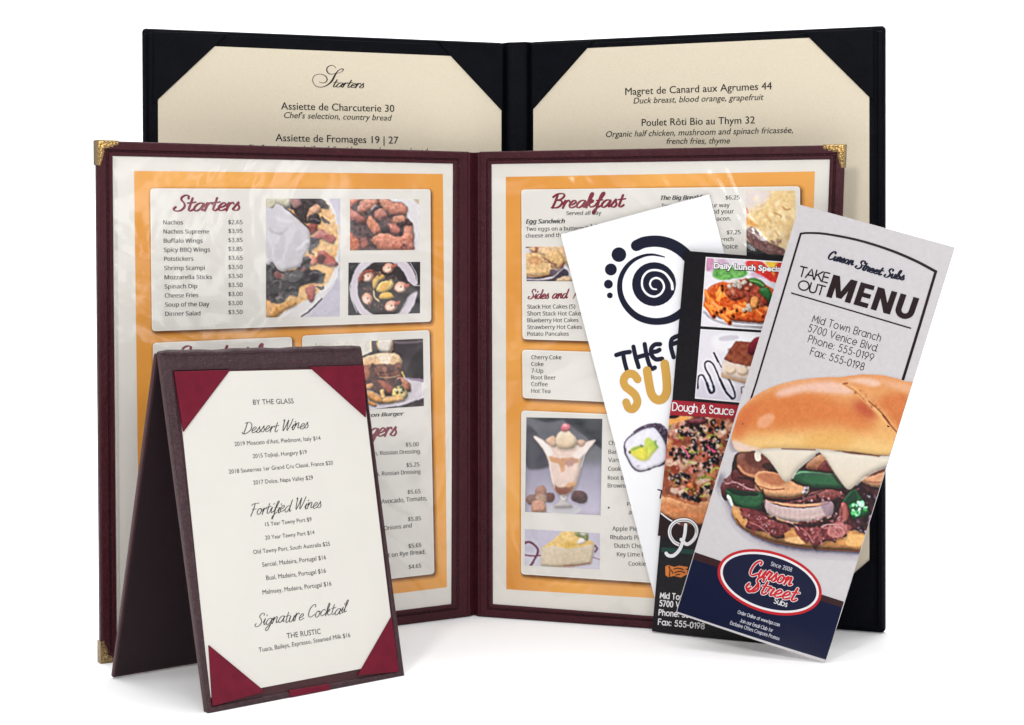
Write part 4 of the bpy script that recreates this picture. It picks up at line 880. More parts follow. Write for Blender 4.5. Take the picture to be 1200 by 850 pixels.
def pics_right(pan, pg):
    W = .00022
    # pancakes
    p = Pic([(616.2, 289.4), (700, 289), (700, 330), (617.2, 329.6)], (214, 206, 210), (610, 270, 10.63)); p.vol, p.vr, p.wob = 0.6, 2.2, 0.5
    p.P([(60, 200), (150, 200), (150, 215), (60, 218)], (60, 40, 60), curve=False, vol=0)
    p.P([(130, 205), (620, 190), (620, 500), (540, 400), (200, 300)], (226, 186, 140), noise=24, ns=3); p.P([(300, 330), (420, 240), (540, 330), (550, 420), (480, 480), (400, 460)], (224, 180, 118), noise=18, ns=3)
    p.spray([(140, 210), (240, 210), (240, 280), (160, 280)], 9, 8, 18, [(170, 80, 60), (200, 130, 100)], .8); p.P([(60, 560), (60, 310), (200, 285), (330, 340), (420, 430), (390, 540), (280, 575), (140, 575)], (226, 184, 126), noise=14, ns=4)
    p.P([(100, 360), (200, 320), (270, 370), (250, 430), (140, 420)], (210, 152, 96), soft=.8, noise=14); p.S([(280, 340), (380, 400), (470, 490)], 16, (150, 96, 66), soft=.3); p.spray([(250, 360), (460, 400), (440, 470), (260, 400)], 18, 6, 14, [(130, 76, 56), (110, 60, 46)], .7)
    p.S([(70, 555), (220, 580), (380, 540)], 20, (176, 116, 66), soft=.3); p.P([(70, 585), (220, 590), (390, 545), (400, 570), (220, 610), (80, 600)], (38, 26, 40)); p.P([(380, 490), (470, 500), (520, 440), (540, 440), (470, 560), (380, 580)], (90, 72, 84)); p.S([(80, 610), (260, 615), (420, 570), (520, 480)], 12, (206, 190, 200)); p.P([(80, 622), (260, 625), (420, 590), (540, 480), (600, 570), (450, 640), (80, 640)], (50, 38, 60), soft=.2); p.P([(470, 600), (590, 570), (640, 640), (450, 640)], (214, 180, 140))
    p.P([(490, 460), (535, 400), (545, 430), (510, 470)], (160, 80, 40)); p.blur(.2).finish(.5, .07, 10, .9).mute(.92, 2, 1).emit(pan, 'printed_photo', pg, W)
    # ice-cream sundae
    p = Pic([(617, 489.2), (706, 491), (704, 604), (615.4, 600)], (104, 104, 112), (610, 480, 6.54)); p.vol, p.vr, p.wob = 0.5, 3, 0.3
    p.P([(30, 420), (640, 420), (640, 830), (30, 830)], (150, 146, 166), (200, 192, 212), d=(0, 1), curve=False, soft=5); p.P([(45, 60), (640, 60), (640, 320), (560, 250), (420, 150), (330, 80), (200, 100)], (56, 58, 66), curve=False, soft=1); p.P([(45, 140), (110, 160), (150, 240), (210, 380), (220, 440), (45, 440)], (66, 64, 76), soft=1.5); p.P([(420, 100), (620, 100), (620, 300), (520, 230)], (40, 44, 52), curve=False, soft=.8)
    p.E(325, 765, 140, 38, (196, 194, 200), soft=.6); p.S([(190, 765), (260, 795), (390, 800), (460, 765)], 5, (222, 222, 226), soft=.2); p.P([(300, 650), (360, 650), (350, 700), (400, 750), (250, 750), (305, 700)], (206, 198, 196), noise=10); p.S([(308, 665), (330, 690), (352, 668)], 7, (240, 238, 238)); p.S([(300, 700), (250, 735)], 4, (170, 168, 178)); p.S([(350, 700), (410, 735)], 4, (170, 168, 178))
    p.P([(100, 215), (120, 205), (175, 235), (230, 270), (430, 270), (520, 245), (570, 232), (575, 245), (530, 300), (480, 370), (460, 480), (430, 590), (380, 645), (290, 650), (245, 570), (222, 450), (205, 370), (160, 290)], (232, 208, 194), (228, 202, 192), noise=8, ns=5)
    p.P([(190, 240), (240, 205), (270, 215), (290, 260), (250, 290)], (222, 186, 158), noise=12); p.P([(420, 250), (460, 232), (500, 245), (470, 290)], (216, 180, 156), noise=12); p.P([(270, 240), (290, 185), (345, 150), (390, 180), (435, 240), (400, 300), (300, 300)], (240, 226, 202), (228, 200, 168), noise=8); p.P([(310, 145), (325, 115), (350, 108), (378, 120), (382, 150), (350, 170), (318, 166)], (226, 136, 146), (214, 110, 128)); p.E(345, 125, 14, 7, (246, 196, 200), soft=.6)
    p.P([(215, 360), (300, 375), (430, 370), (440, 410), (350, 420), (340, 470), (315, 480), (290, 420), (230, 400)], (204, 152, 110), soft=.7, noise=12); p.P([(350, 400), (420, 380), (400, 430), (360, 440)], (186, 140, 130), soft=.9); p.P([(250, 570), (300, 600), (380, 580), (420, 560), (395, 620), (350, 648), (290, 645)], (150, 92, 66), (128, 72, 52), soft=.5, noise=14); p.P([(360, 570), (420, 555), (415, 580), (360, 600)], (214, 160, 110), soft=.5)
    p.S([(108, 213), (170, 270), (215, 370), (232, 480), (262, 600)], 6, (246, 238, 234), soft=.3); p.S([(570, 240), (500, 330), (465, 440)], 6, (246, 240, 236), soft=.3); p.P([(110, 212), (180, 245), (250, 330), (215, 360), (165, 285)], (240, 232, 230), soft=.6); p.P([(560, 240), (470, 290), (400, 350), (440, 380), (500, 330)], (238, 226, 220), soft=.8)
    for pts, c in (([(40, 690), (70, 655), (130, 660), (130, 710), (70, 730)], (142, 106, 98)), ([(190, 650), (250, 645), (262, 680), (240, 710), (200, 705)], (112, 66, 60)), ([(110, 640), (130, 595), (175, 585), (200, 630), (180, 670), (120, 670)], (166, 120, 100)), ([(120, 660), (180, 650), (205, 690), (180, 730), (130, 720)], (178, 142, 120)), ([(85, 750), (100, 700), (180, 710), (195, 780), (140, 790), (90, 785)], (206, 150, 124)), ([(390, 660), (420, 625), (500, 640), (512, 700), (470, 720), (400, 700)], (72, 38, 44)), ([(415, 650), (450, 630), (490, 650), (470, 690)], (98, 56, 56))): p.P(pts, c, noise=26, ns=2)
    p.blur(.2).finish(.3, .03, 4).emit(pan, 'printed_photo', pg, W)
    # cheesecake
    p = Pic([(615, 620), (703.2, 625), (703, 667.5), (615, 662.7)], (194, 188, 206), (610, 610, 12)); p.vol, p.vr, p.wob = 0.4, 2, 0.2
    p.P([(60, 450), (1120, 520), (1120, 700), (60, 700)], (206, 202, 214), curve=False, soft=3); p.S([(60, 318), (120, 305), (190, 340), (240, 400), (235, 470), (190, 560), (140, 635)], 30, (104, 34, 62)); p.S([(60, 488), (160, 500), (280, 490)], 18, (116, 46, 72)); p.S([(1040, 350), (1078, 390), (1050, 440)], 24, (110, 60, 90)); p.S([(1020, 520), (1120, 552)], 13, (140, 96, 124))
    p.P([(290, 400), (400, 320), (520, 230), (600, 150), (780, 160), (950, 260), (1045, 330), (1035, 420), (1010, 560), (990, 610), (600, 655), (480, 660), (290, 640)], (222, 206, 182), (214, 196, 170), d=(0, 1), curve=False, noise=4)
    p.P([(290, 400), (520, 230), (600, 150), (780, 160), (950, 260), (1045, 330), (900, 360), (700, 400), (600, 385), (460, 350)], (234, 200, 130), (228, 190, 108), curve=False, noise=12, ns=4, soft=.4); p.P([(560, 340), (700, 300), (780, 330), (720, 395), (620, 385)], (222, 182, 92), soft=.8, noise=12)
    p.P([(770, 175), (840, 165), (950, 190), (950, 260), (930, 290), (850, 240), (790, 220)], (140, 150, 90), noise=34, ns=2); p.P([(850, 170), (930, 185), (900, 220), (850, 205)], (204, 206, 196), noise=14); p.P([(800, 330), (820, 260), (870, 250), (915, 300), (860, 335)], (238, 232, 228)); p.S([(610, 640), (800, 630), (980, 600)], 16, (150, 100, 74), soft=.3); p.S([(500, 652), (640, 650), (760, 645)], 8, (180, 130, 96), soft=.3)
    p.blur(.2).finish(.4, .04, 6).emit(pan, 'printed_photo', pg, W)
    # loaded potato
    p = Pic([(874.4, 223.8), (932, 223.4), (933, 306), (875, 306)], (236, 206, 150), (868, 218, 9.444))
    p.img = p.img + (vnoise(p.h, p.w, 16) * 14 + vnoise(p.h, p.w, 6) * 8)[..., None] * np.array([.6, .9, 1.2])
    p.P([(60, 55), (330, 55), (300, 140), (220, 220), (60, 260)], (226, 214, 212), soft=3); p.P([(60, 240), (95, 290), (80, 310), (60, 300)], (206, 120, 90)); p.P([(60, 330), (200, 460), (110, 440), (60, 470)], (228, 166, 84), soft=.8, noise=12)
    p.spray([(150, 120), (600, 60), (600, 500), (400, 600), (250, 480)], 70, 12, 34, [(244, 222, 176), (226, 190, 120), (214, 170, 106), (246, 234, 208), (238, 206, 150)], .45, .8); p.S([(460, 230), (500, 265), (550, 255)], 14, (190, 130, 70), soft=.4); p.S([(370, 300), (440, 330), (450, 350)], 12, (180, 130, 84), soft=.4); p.S([(280, 320), (340, 410)], 12, (206, 156, 90), soft=.5); p.S([(180, 300), (230, 270)], 9, (200, 160, 120), soft=.4); p.S([(380, 500), (420, 560)], 12, (200, 140, 84), soft=.5)
    p.P([(60, 560), (60, 490), (110, 455), (150, 465), (220, 540), (330, 640), (480, 700), (470, 765), (300, 745), (160, 690)], (120, 76, 72), noise=34, ns=2); p.spray([(70, 500), (160, 480), (330, 650), (470, 740), (300, 740), (90, 620)], 34, 6, 16, [(70, 40, 44), (160, 112, 104), (190, 150, 140), (90, 52, 52)], .7); p.S([(110, 455), (200, 520), (300, 620), (470, 700)], 6, (60, 32, 36)); p.spray([(330, 580), (480, 600), (480, 690), (380, 660)], 14, 8, 20, [(196, 150, 130), (150, 108, 100), (120, 90, 92)], .7)
    p.P([(60, 590), (160, 690), (300, 750), (480, 770), (620, 770), (620, 860), (60, 860)], (24, 20, 26), curve=False, vol=0); p.blur(.2).finish(.4, .04, 6).emit(pan, 'printed_photo', pg, W)

INK_GAIN = .94
burgundy_menu()
INK_GAIN = 1.0

# ------------------------------------------------------------------ small tent card
def tent_card():
    wv = np.array([3.71, 3.05, 0]) * IN
    a_bl = unproj(243, 836.5, 33.80); a_br = unproj(473, 792, 36.85)
    a_tl = unproj(187, 414, 35.12); a_tr = unproj(422, 407.5, 38.15)
    base = (a_bl + a_br) / 2; base[2] = 0
    T = thing('table_tent', 'small brown table tent with ivory drinks card held by wine red corners', 'table tent', base)
    A = Panel(a_tl, a_tr, a_br, a_bl); W, H, mp = A.W, A.H, A.mpp
    V, F = prism(A, round_poly(rect(0, 0, W, H), .0015), -.0034, 0, .0009); fp = mesh_obj('front_panel', V, F, M['tent_edge'], T)
    inn = A.inv([(203, 436), (424, 429.5), (466, 786), (247.5, 827.5)]); out = np.array([(0, H), (W, H), (W, 0), (0, 0)])
    prof = [(0, -.0004), (0, .0003), (.05, .0009), (.2, .0013), (.75, .0013), (.92, .0009), (1, .0002), (1, -.0004)]
    for k in range(4):
        j = (k + 1) % 4; ac = Acc(); band(ac, A, out[k], out[j], inn[k], inn[j], prof, 3); ac.obj('rim', M['tent'], fp, smooth=False)
    V, F = prism(A, inn, .0, .0003); mesh_obj('lining', V, F, M['tent_edge'], fp)
    # ivory card under four satin corners
    cq = A.inv([(206, 437), (422, 432), (463.5, 776), (245.5, 818)])
    V, F = prism(A, cq, .0004, .0008, .0001, 1); card = mesh_obj('drinks_card', V, F, M['ivory'], T)
    for c in ([(202.5, 436), (268.5, 434.2), (213.5, 507)], [(361, 430.5), (425, 428.8), (427.5, 490)], [(243, 756), (309.5, 811), (247.5, 828)], [(457.3, 722.5), (466, 787.5), (417.5, 792)]):
        st = A.inv(c); V, F = prism(A, round_poly(st, .0006, 3), .0007, .0016, .0003); mesh_obj('corner_pocket', V, F, M['satin'], T)
    st = A.inv([(337, 809.5), (384, 801.5), (385.5, 808.5), (338.5, 817.5)])
    V, F = prism(A, st, .0003, .0019, .0005); mesh_obj('ribbon_tab', V, F, M['satin'], T)
    ac = Acc(); k1 = (58, 52, 56); w = .00092; X = lambda s, *a, **k: txt(ac, A, s, *a, k.pop('c', k1), w=w, **k)
    X('BY THE GLASS', 295.9, 474.8, 343.3, 473.2)
    for s, x0, y0, x1, y1 in [("2019 Moscato d'Asti, Piedmont, Italy $14", 274.2, 523.2, 374.8, 516), ('2015 Tojkaji, Hungary $19', 295.5, 537.4, 358.7, 532.2), ('2018 Sauternes 1er Grand Cru Classé, France $20', 267.5, 555.6, 389.3, 544.9), ('2017 Dolce, Napa Valley $29', 296, 568.4, 365.9, 562.2),
                              ('15 Year Tawny Port $9', 310, 617.2, 364.3, 611), ('20 Year Tawny Port $14', 310, 632.9, 367.7, 626.4), ('Old Tawny Port, South Australia $25', 296, 649.8, 385.8, 639.8), ('Sercial, Madeira, Portugal $16', 306.6, 664.7, 381.2, 655.8),
                              ('Bual, Madeira, Portugal $16', 311.2, 680.2, 381, 671.5), ('Malmsey, Madeira, Portugal $16', 307, 697, 387.5, 686.5), ('Tuaca, Baileys, Espresso, Steamed Milk $16', 302.5, 764.6, 409.7, 746.6)]: X(s, x0, y0, x1, y1)
    X('THE RUSTIC', 335.3, 748.6, 375, 743)
    H_ = dict(slant=.42, w=w, nib=.2, jit=.16)
    strokes(ac, A, 'Dessert Wines', 283, 508.6, 360.5, 502.5, 6.6, .5, 1.1, k1, **H_)
    strokes(ac, A, 'Fortified Wines', 291.5, 604.6, 375.5, 595.3, 6.8, .5, 1.1, k1, **H_)
    strokes(ac, A, 'Signature Cocktail', 297.6, 734.4, 404.5, 718.4, 6.8, .5, 1.1, k1, **H_)
    ac.obj('lettering', M['ink'], card)
    # back leg of the tent, seen from inside
    b_tl = unproj(183.5, 416, 35.28); b_bl = unproj(133, 795.5, 36.5); b_bl[2] = 0.0
    B = Panel(b_tl, b_tl + wv, b_bl + wv, b_bl)
    V, F = prism(B, round_poly(rect(0, 0, B.W, B.H), .001), -.0030, -.0006, .0008); bp = mesh_obj('back_panel', V, F, M['tent_edge'], T)
    m = .0012; V, F = prism(B, rect(m, m, B.W - m, B.H - m), -.0008, -.0001, .0003); mesh_obj('lining', V, F, M['tent_inside'], bp)
    # folded hinge over the top
    c0 = A.P(0, H, -.0012) + np.array([0, 0, -.0003]); c1 = A.P(W, H, -.0012) + np.array([0, 0, -.0003]); ax = (c1 - c0) / np.linalg.norm(c1 - c0); up = np.array([0, 0, 1.]); sd = np.cross(ax, up); V = []; k = 14; m = 24
    for i in range(m + 1):
        f = i / m; c = c0 * (1 - f) + c1 * f
        e = min(f, 1 - f) * np.linalg.norm(c1 - c0); rr = .0031 * (1 if e > .0012 else .72 + .28 * math.sqrt(max(0, e / .0012))); dz = .00025 * sin(f * 19) + .0002 * sin(f * 41)
        for j in range(k): a = j / k * 2 * pi; V.append(c + sd * rr * 1.05 * cos(a) + up * (rr * .62 * sin(a) + dz))
    F = [(i * k + j, i * k + (j + 1) % k, (i + 1) * k + (j + 1) % k, (i + 1) * k + j) for i in range(m) for j in range(k)] + [tuple(range(k)), tuple(m * k + j for j in range(k))[::-1]]
    mesh_obj('hinge', V, F, M['tent'], T, smooth=True)
tent_card()

# ------------------------------------------------------------------ the three folded takeout leaflets
def onplane(px, py, z0, s, l):
    """point on the plane depth = z0 + s*x + l*height (inches) seen at a photo pixel"""
    a = (px - CX) / FPX; b = (py - HY) / FPX
    return unproj(px, py, (z0 + l * 9.08) / (1 - s * a + l * b))
def leaflet(name, label, TL, TR, BR, BL, m, bend, folds=2, depth_step=.0006):
    base = (BL + BR) / 2; base[2] = 0
    T = thing(name, label, 'leaflet', base, 'folded takeout leaflets fanned out at the right')
    A = Panel(TL, TR, BR, BL, bend)
    V, F = sheet(A, .00025); fr = mesh_obj('front_sheet', V, F, m, T)
    for k in range(1, folds + 1):
        V, F = sheet(A, .0002, 8, 16, -.00035 * k - .0001)
        Vc = np.asarray(V); 
        mesh_obj('folded_sheet', Vc, F, m, T)
    return T, A, fr

def sushi_leaflet():
    T, A, fr = leaflet('takeout_leaflet', 'white leaflet with dark spiral and sushi roll, leftmost and furthest back of the leaflets',
        *[onplane(x, y, 42.24, -.311, .015) for x, y in ((657, 275), (831, 228), (951, 691.5), (777, 739))], M['gloss_white'], lambda u, v: .0006 * np.sin(pi * u))
    ac = Acc(); D = (24, 26, 44); K = lambda pts, wd, **k: stroke_px(ac, A, pts, wd, k.pop('c', D), k.pop('w', .0001), **k)
    def disc(x, y, r, c=D, w=.0001):
        a = np.linspace(0, 2 * pi, 28, endpoint=False); st = A.inv(np.column_stack([x + r * np.cos(a), y + r * np.sin(a)])); cen = A.inv([(x, y)])
        V = np.concatenate([A.P(st[:, 0], st[:, 1], w), A.P(*((st * .5 + cen * .5).T), w), A.P(cen[:, 0], cen[:, 1], w)]); n = 28
        ac.add(V, [(i, (i + 1) % n, n + (i + 1) % n, n + i) for i in range(n)] + [(n + i, n + (i + 1) % n, 2 * n) for i in range(n)], c); ac.mark('emblem_dot')
    for x, y, r in ((725.3, 298.6, 8.6), (715.9, 316, 7), (713, 333.2, 5.2), (714.7, 346.4, 3.4)): disc(x, y, r)
    z = (590, 200, 4.25)
    K([(662, 374), (700, 358), (750, 352), (800, 357), (850, 375), (900, 410), (940, 460), (965, 530), (965, 600)], [13.4] * 9, conv=z); ac.mark('emblem_arc')
    ring_pts = [(803, 431), (770, 423), (740, 419), (700, 424), (650, 446), (608, 487), (582, 545), (582, 610), (606, 668), (650, 716), (700, 742), (760, 752), (820, 744), (870, 720), (915, 680), (940, 620)]
    K(ring_pts, [1.2, 2.2, 2.8, 3.4, 4.4, 5.4, 6, 6.6, 7.2, 7.6, 8, 8, 8.6, 9.4, 10, 10], conv=z); ac.mark('emblem_ring')
    disc(766.5, 333.2, 25.8)
    K([(762, 592), (742, 588), (730, 568), (738, 545), (762, 535), (788, 548), (800, 580), (785, 612), (752, 628), (715, 615), (692, 580), (694, 535), (720, 503), (762, 496), (805, 512), (836, 555), (842, 590)], [1.6, 2, 2.2, 2.3, 2.4, 2.5, 2.5, 2.5, 2.5, 2.5, 2.5, 2.5, 2.5, 2.6, 2.6, 3, 3.4], c=(231, 231, 234), w=.00018, conv=z); ac.mark('emblem_spiral')
    y = (650, 220, 3.2705)
    B5 = 5.3
    for g in ([(236, 642), (262, 634), (288, 630)], [(262, 636), (268, 668), (276, 697)], [(302, 610), (310, 648), (322, 688)], [(312, 652), (332, 646), (356, 640)], [(345, 600), (352, 640), (362, 676), (372, 694), (384, 690)],
              [(404, 600), (384, 602), (370, 618), (372, 642), (388, 658), (412, 656)], [(374, 630), (390, 628), (402, 622)], [(462, 572), (448, 584), (446, 612), (456, 650)], [(452, 600), (480, 590)], [(462, 572), (490, 566), (505, 582), (480, 606)]):
        K(g, B5, conv=y); ac.mark()
    Gd = (194, 150, 72); z2 = (590, 390, 2.74)
    K([(431, 150), (418, 134), (398, 134), (386, 152), (391, 172), (408, 186), (424, 202), (430, 224), (418, 244), (402, 242), (394, 224)], [9.6] * 11, c=Gd, conv=z2, w=.00014); ac.mark()
    K([(461, 122), (468, 165), (476, 198), (492, 215), (512, 212), (524, 190), (524, 150), (518, 100)], 10.4, c=Gd, conv=z2, w=.00014); ac.mark()
    K([(771, 574), (779, 576)], 1.6, smooth=False); K([(775.5, 575), (773.6, 584)], 1.6, smooth=False)
    ac.obj('lettering', M['ink_gloss'], fr)
    p = Pic([(722, 490), (800, 490), (800, 562), (722, 562)], None, (725, 490, 12.14), paper=(231, 231, 234)); p.vol, p.vr, p.wob = 0.25, 2, 0.2
    p.P([(200, 210), (330, 120), (460, 80), (600, 85), (700, 190), (760, 330), (760, 420), (700, 400), (560, 180), (430, 130)], (58, 46, 66), noise=50, ns=2); p.spray([(330, 130), (600, 90), (720, 230), (740, 330), (560, 170)], 40, 6, 16, [(150, 126, 150), (30, 24, 40), (110, 90, 112), (190, 170, 186)], .7)
    p.P([(75, 380), (120, 290), (230, 205), (340, 150), (470, 120), (540, 145), (610, 230), (670, 330), (690, 420), (690, 600), (650, 660), (520, 705), (360, 765), (250, 755), (180, 690), (130, 600), (85, 500)], (56, 46, 66), noise=26, ns=2)
    p.P([(92, 390), (130, 310), (240, 225), (350, 170), (470, 136), (530, 160), (598, 245), (650, 340), (676, 420), (678, 590), (640, 645), (510, 690), (355, 746), (262, 738), (200, 680), (150, 590), (106, 500)], (222, 220, 230), noise=12, ns=3)
    p.spray([(110, 380), (350, 180), (520, 170), (660, 420), (640, 620), (350, 730), (200, 660)], 60, 8, 24, [(232, 230, 238), (206, 202, 216), (240, 238, 244)], .6, .6)
    p.P([(160, 490), (185, 430), (300, 395), (380, 410), (410, 460), (405, 600), (290, 600), (215, 545)], (214, 208, 74), (226, 216, 96), noise=16, ns=3); p.P([(370, 330), (420, 285), (490, 330), (560, 400), (560, 430), (480, 520), (410, 600), (395, 500)], (176, 196, 84), (224, 220, 104), d=(-1, 1), noise=16, ns=3)
    p.P([(185, 440), (300, 398), (370, 412), (300, 430), (200, 470)], (136, 164, 84), soft=.4); p.P([(500, 340), (540, 320), (540, 370), (565, 420), (540, 420)], (112, 150, 76), soft=.3); p.S([(400, 420), (405, 500), (400, 570)], 8, (176, 168, 50), soft=.3); p.S([(300, 480), (350, 510), (380, 560)], 6, (190, 182, 60), soft=.4)
    p.P([(145, 480), (165, 470), (172, 500), (150, 505)], (20, 16, 30)); p.spray([(300, 390), (370, 395), (370, 410), (310, 405)], 5, 6, 10, [(40, 50, 40)], .9); p.P([(85, 420), (110, 450), (105, 490), (85, 480)], (40, 30, 50)); p.P([(410, 740), (430, 720), (460, 725), (440, 745)], (30, 24, 40)); p.P([(650, 620), (690, 590), (690, 640), (560, 700)], (34, 28, 44)); p.spray([(230, 600), (340, 690), (300, 730), (230, 700)], 8, 6, 12, [(150, 144, 170), (90, 84, 110)], .7); p.spray([(100, 300), (300, 170), (470, 130), (300, 190)], 14, 6, 14, [(120, 96, 120), (40, 30, 48)], .8)
    p.emit(A, 'printed_photo', fr, .0001, 'ink_gloss')
sushi_leaflet()

def pizza_leaflet():
    T, A, fr = leaflet('takeout_leaflet', 'black leaflet with pasta, dessert and pizza photos, between the white and grey leaflets',
        *[onplane(x, y, 42.5, -.449, .028) for x, y in ((803, 294), (979, 307.5), (944, 759), (764, 740))], M['gloss_black'], lambda u, v: .0012 * np.sin(pi * u) * np.cos(v * 2))
    ac = Acc(); wh = (232, 230, 232)
    quad_px(ac, A, [(787.4, 469), (966, 482.3), (965, 495), (784.7, 486.6)], (158, 38, 50), .00008, 24, 3)
    ac.mark('red_band')
    quad_px(ac, A, [(827.2, 301.2), (951, 308.8), (945, 390.5), (821.3, 382.4)], wh, .00006, 16, 12)
    ac.mark('photo_border')
    quad_px(ac, A, [(821, 385.8), (945, 393.2), (938.5, 478.5), (814.3, 467.2)], wh, .00006, 16, 12)
    ac.mark('photo_border')
    ac.obj('page_print', M['ink_gloss'], fr)
    Z = (780, 280, 4.25)
    p = Pic([(828.4, 302.5), (950, 310), (944, 389), (822.4, 381.2)], (226, 222, 228), Z); p.vol, p.vr, p.wob = 0.8, 2.2, 0.5
    p.spray([(200, 95), (700, 110), (680, 180), (200, 190)], 30, 14, 34, [(236, 230, 236), (210, 196, 206), (190, 150, 180)], .7, 1)
    p.P([(205, 95), (240, 100), (230, 150), (205, 160)], (196, 140, 170), soft=.8); p.P([(240, 160), (300, 140), (380, 150), (410, 180), (330, 205), (250, 200)], (110, 170, 92), noise=40, ns=3, soft=.5); p.P([(400, 120), (440, 100), (500, 130), (520, 190), (470, 180), (420, 150)], (206, 66, 58), soft=.6); p.P([(470, 160), (560, 165), (575, 215), (520, 210)], (200, 50, 44), soft=.5); p.P([(500, 105), (600, 110), (560, 200), (520, 150)], (220, 180, 60), soft=1); p.P([(560, 120), (700, 120), (700, 220), (560, 230)], (196, 50, 40), soft=1)
    p.P([(185, 320), (210, 260), (280, 215), (400, 195), (560, 230), (760, 330), (700, 440), (480, 440), (330, 420), (220, 385)], (214, 208, 216)); p.S([(190, 345), (240, 390), (340, 420), (480, 432), (640, 430)], 8, (240, 238, 242), soft=.2); p.S([(188, 365), (240, 405), (340, 434), (480, 445)], 5, (150, 144, 156), soft=.4)
    p.P([(195, 300), (220, 240), (280, 215), (330, 220), (430, 200), (520, 240), (600, 320), (600, 420), (480, 420), (400, 415), (300, 400), (220, 360)], (200, 84, 34), noise=40, ns=2.5)
    R = random.Random(4)
    for k in range(34):
        x, y = R.uniform(205, 520), R.uniform(250, 400); a = R.uniform(-1.2, 1.2); L = R.uniform(22, 40); r = R.uniform(9, 13)
        if y > 330 + (x - 200) * .28 + 40 or (y < 300 and x > 300): continue
        dx, dy = L * cos(a), L * sin(a); p.S([(x - dx, y - dy), (x + dx, y + dy)], r * 2, R.choice([(232, 128, 48), (240, 146, 60), (222, 108, 36), (236, 140, 70)])); p.S([(x - dx, y - dy - 4), (x + dx, y + dy - 4)], 4, (248, 186, 120), soft=.2); p.E(x + dx, y + dy, r * .8, r * .95, (150, 50, 20)); p.E(x + dx + 1, y + dy, r * .45, r * .55, (90, 26, 14))
    p.P([(300, 270), (330, 220), (400, 200), (460, 230), (510, 270), (520, 330), (440, 320), (400, 290), (340, 310)], (150, 62, 44), noise=50, ns=2); p.spray([(300, 260), (400, 200), (500, 250), (510, 340), (330, 300)], 40, 6, 15, [(190, 90, 66), (110, 36, 26), (160, 70, 50), (220, 130, 100)], .8); p.spray([(300, 220), (400, 210), (430, 240), (330, 240)], 16, 6, 14, [(240, 224, 208), (226, 200, 180)], .8); p.spray([(380, 320), (460, 330), (450, 360), (380, 350)], 8, 6, 12, [(240, 220, 200)], .8)
    p.P([(410, 205), (440, 195), (480, 210), (500, 235), (480, 245), (440, 225)], (70, 128, 62), noise=20); p.P([(470, 250), (510, 245), (530, 280), (520, 320), (500, 300), (475, 275)], (44, 104, 52), noise=20); p.S([(420, 208), (460, 215), (490, 235)], 4, (140, 190, 120)); p.P([(430, 290), (465, 300), (450, 350), (425, 340)], (236, 160, 90), noise=20)
    p.finish(.4, .06, 8).contrast(1.04, 150).emit(A, 'printed_photo', fr, .0001, 'ink_gloss')
    p = Pic([(822.2, 387.2), (944, 394.5), (937.6, 477), (815.5, 465.8)], (224, 220, 228), Z); p.vol, p.vr, p.wob = 0.4, 2.2, 0.2
    p.P([(250, 480), (500, 470), (620, 500), (600, 620), (420, 560), (260, 560)], (236, 234, 238), soft=2); p.P([(150, 700), (400, 760), (380, 810), (150, 800)], (208, 204, 216), soft=3); p.P([(270, 490), (350, 480), (360, 500), (280, 510)], (206, 202, 212), soft=.8)
    ink = (26, 26, 44)
    p.S([(240, 568), (252, 592), (262, 612)], 9, ink); p.S([(255, 600), (268, 622), (278, 640)], 4, ink); p.S([(160, 745), (162, 690), (185, 680), (205, 720), (222, 765), (240, 760), (238, 735), (222, 690), (200, 650), (196, 620), (215, 610), (240, 630), (270, 700), (300, 760), (330, 795), (345, 790), (342, 760), (320, 710), (300, 680)], 8, ink); p.S([(205, 720), (222, 765), (240, 760), (238, 735)], 12, ink); p.S([(270, 700), (300, 760), (332, 797)], 12, ink); p.S([(215, 740), (232, 762)], 3, (160, 160, 190)); p.S([(300, 752), (330, 788)], 3, (160, 160, 190))
    p.P([(290, 600), (350, 510), (480, 520), (640, 560), (600, 640), (440, 650), (330, 620)], (136, 62, 42), (150, 80, 56), curve=False, noise=22, ns=2.5); p.P([(285, 605), (330, 618), (440, 640), (600, 650), (600, 740), (440, 720), (280, 680)], (226, 206, 192), curve=False, noise=14, ns=3); p.P([(278, 668), (330, 690), (440, 712), (600, 735), (590, 770), (440, 735), (276, 690)], (206, 170, 140), curve=False, noise=20)
    for x, y in ((325, 655), (385, 660), (440, 675)): p.E(x, y, 26, 19, (236, 214, 188), noise=10); p.S([(x - 22, y + 12), (x, y + 19), (x + 22, y + 10)], 4, (190, 150, 120), soft=.3)
    p.spray([(300, 600), (350, 530), (480, 540), (440, 640)], 22, 5, 12, [(170, 100, 76), (96, 40, 30)], .6, .3); p.P([(410, 560), (430, 510), (460, 490), (500, 500), (480, 560), (430, 580)], (140, 28, 44), (90, 16, 34), noise=12); p.S([(378, 740), (378, 768)], 4, (60, 50, 60)); p.S([(378, 740), (394, 736)], 4, (60, 50, 60))
    p.finish(.3, .03, 4).emit(A, 'printed_photo', fr, .0001, 'ink_gloss')
    # pizza
    p = Pic([(784.7, 486.8), (965, 495.5), (953, 640), (770.8, 628)], (150, 84, 60), (780, 474, 5.988)); p.vol, p.vr, p.wob = 0.9, 2.6, 0.8
    p.img = p.img + (vnoise(p.h, p.w, 20) * 26)[..., None]
    allp = [(20, 60), (1100, 110), (1000, 700), (280, 680), (0, 640), (0, 300)]
    p.spray(allp, 330, 16, 40, [(196, 130, 104), (214, 178, 150), (168, 76, 52), (226, 196, 170), (140, 60, 44), (190, 150, 130), (206, 140, 90), (120, 70, 50)], .8, .3, seed=2); p.spray(allp, 130, 14, 30, [(236, 216, 200), (222, 196, 176), (210, 130, 120)], .75, .3, seed=3)
    R = random.Random(8)
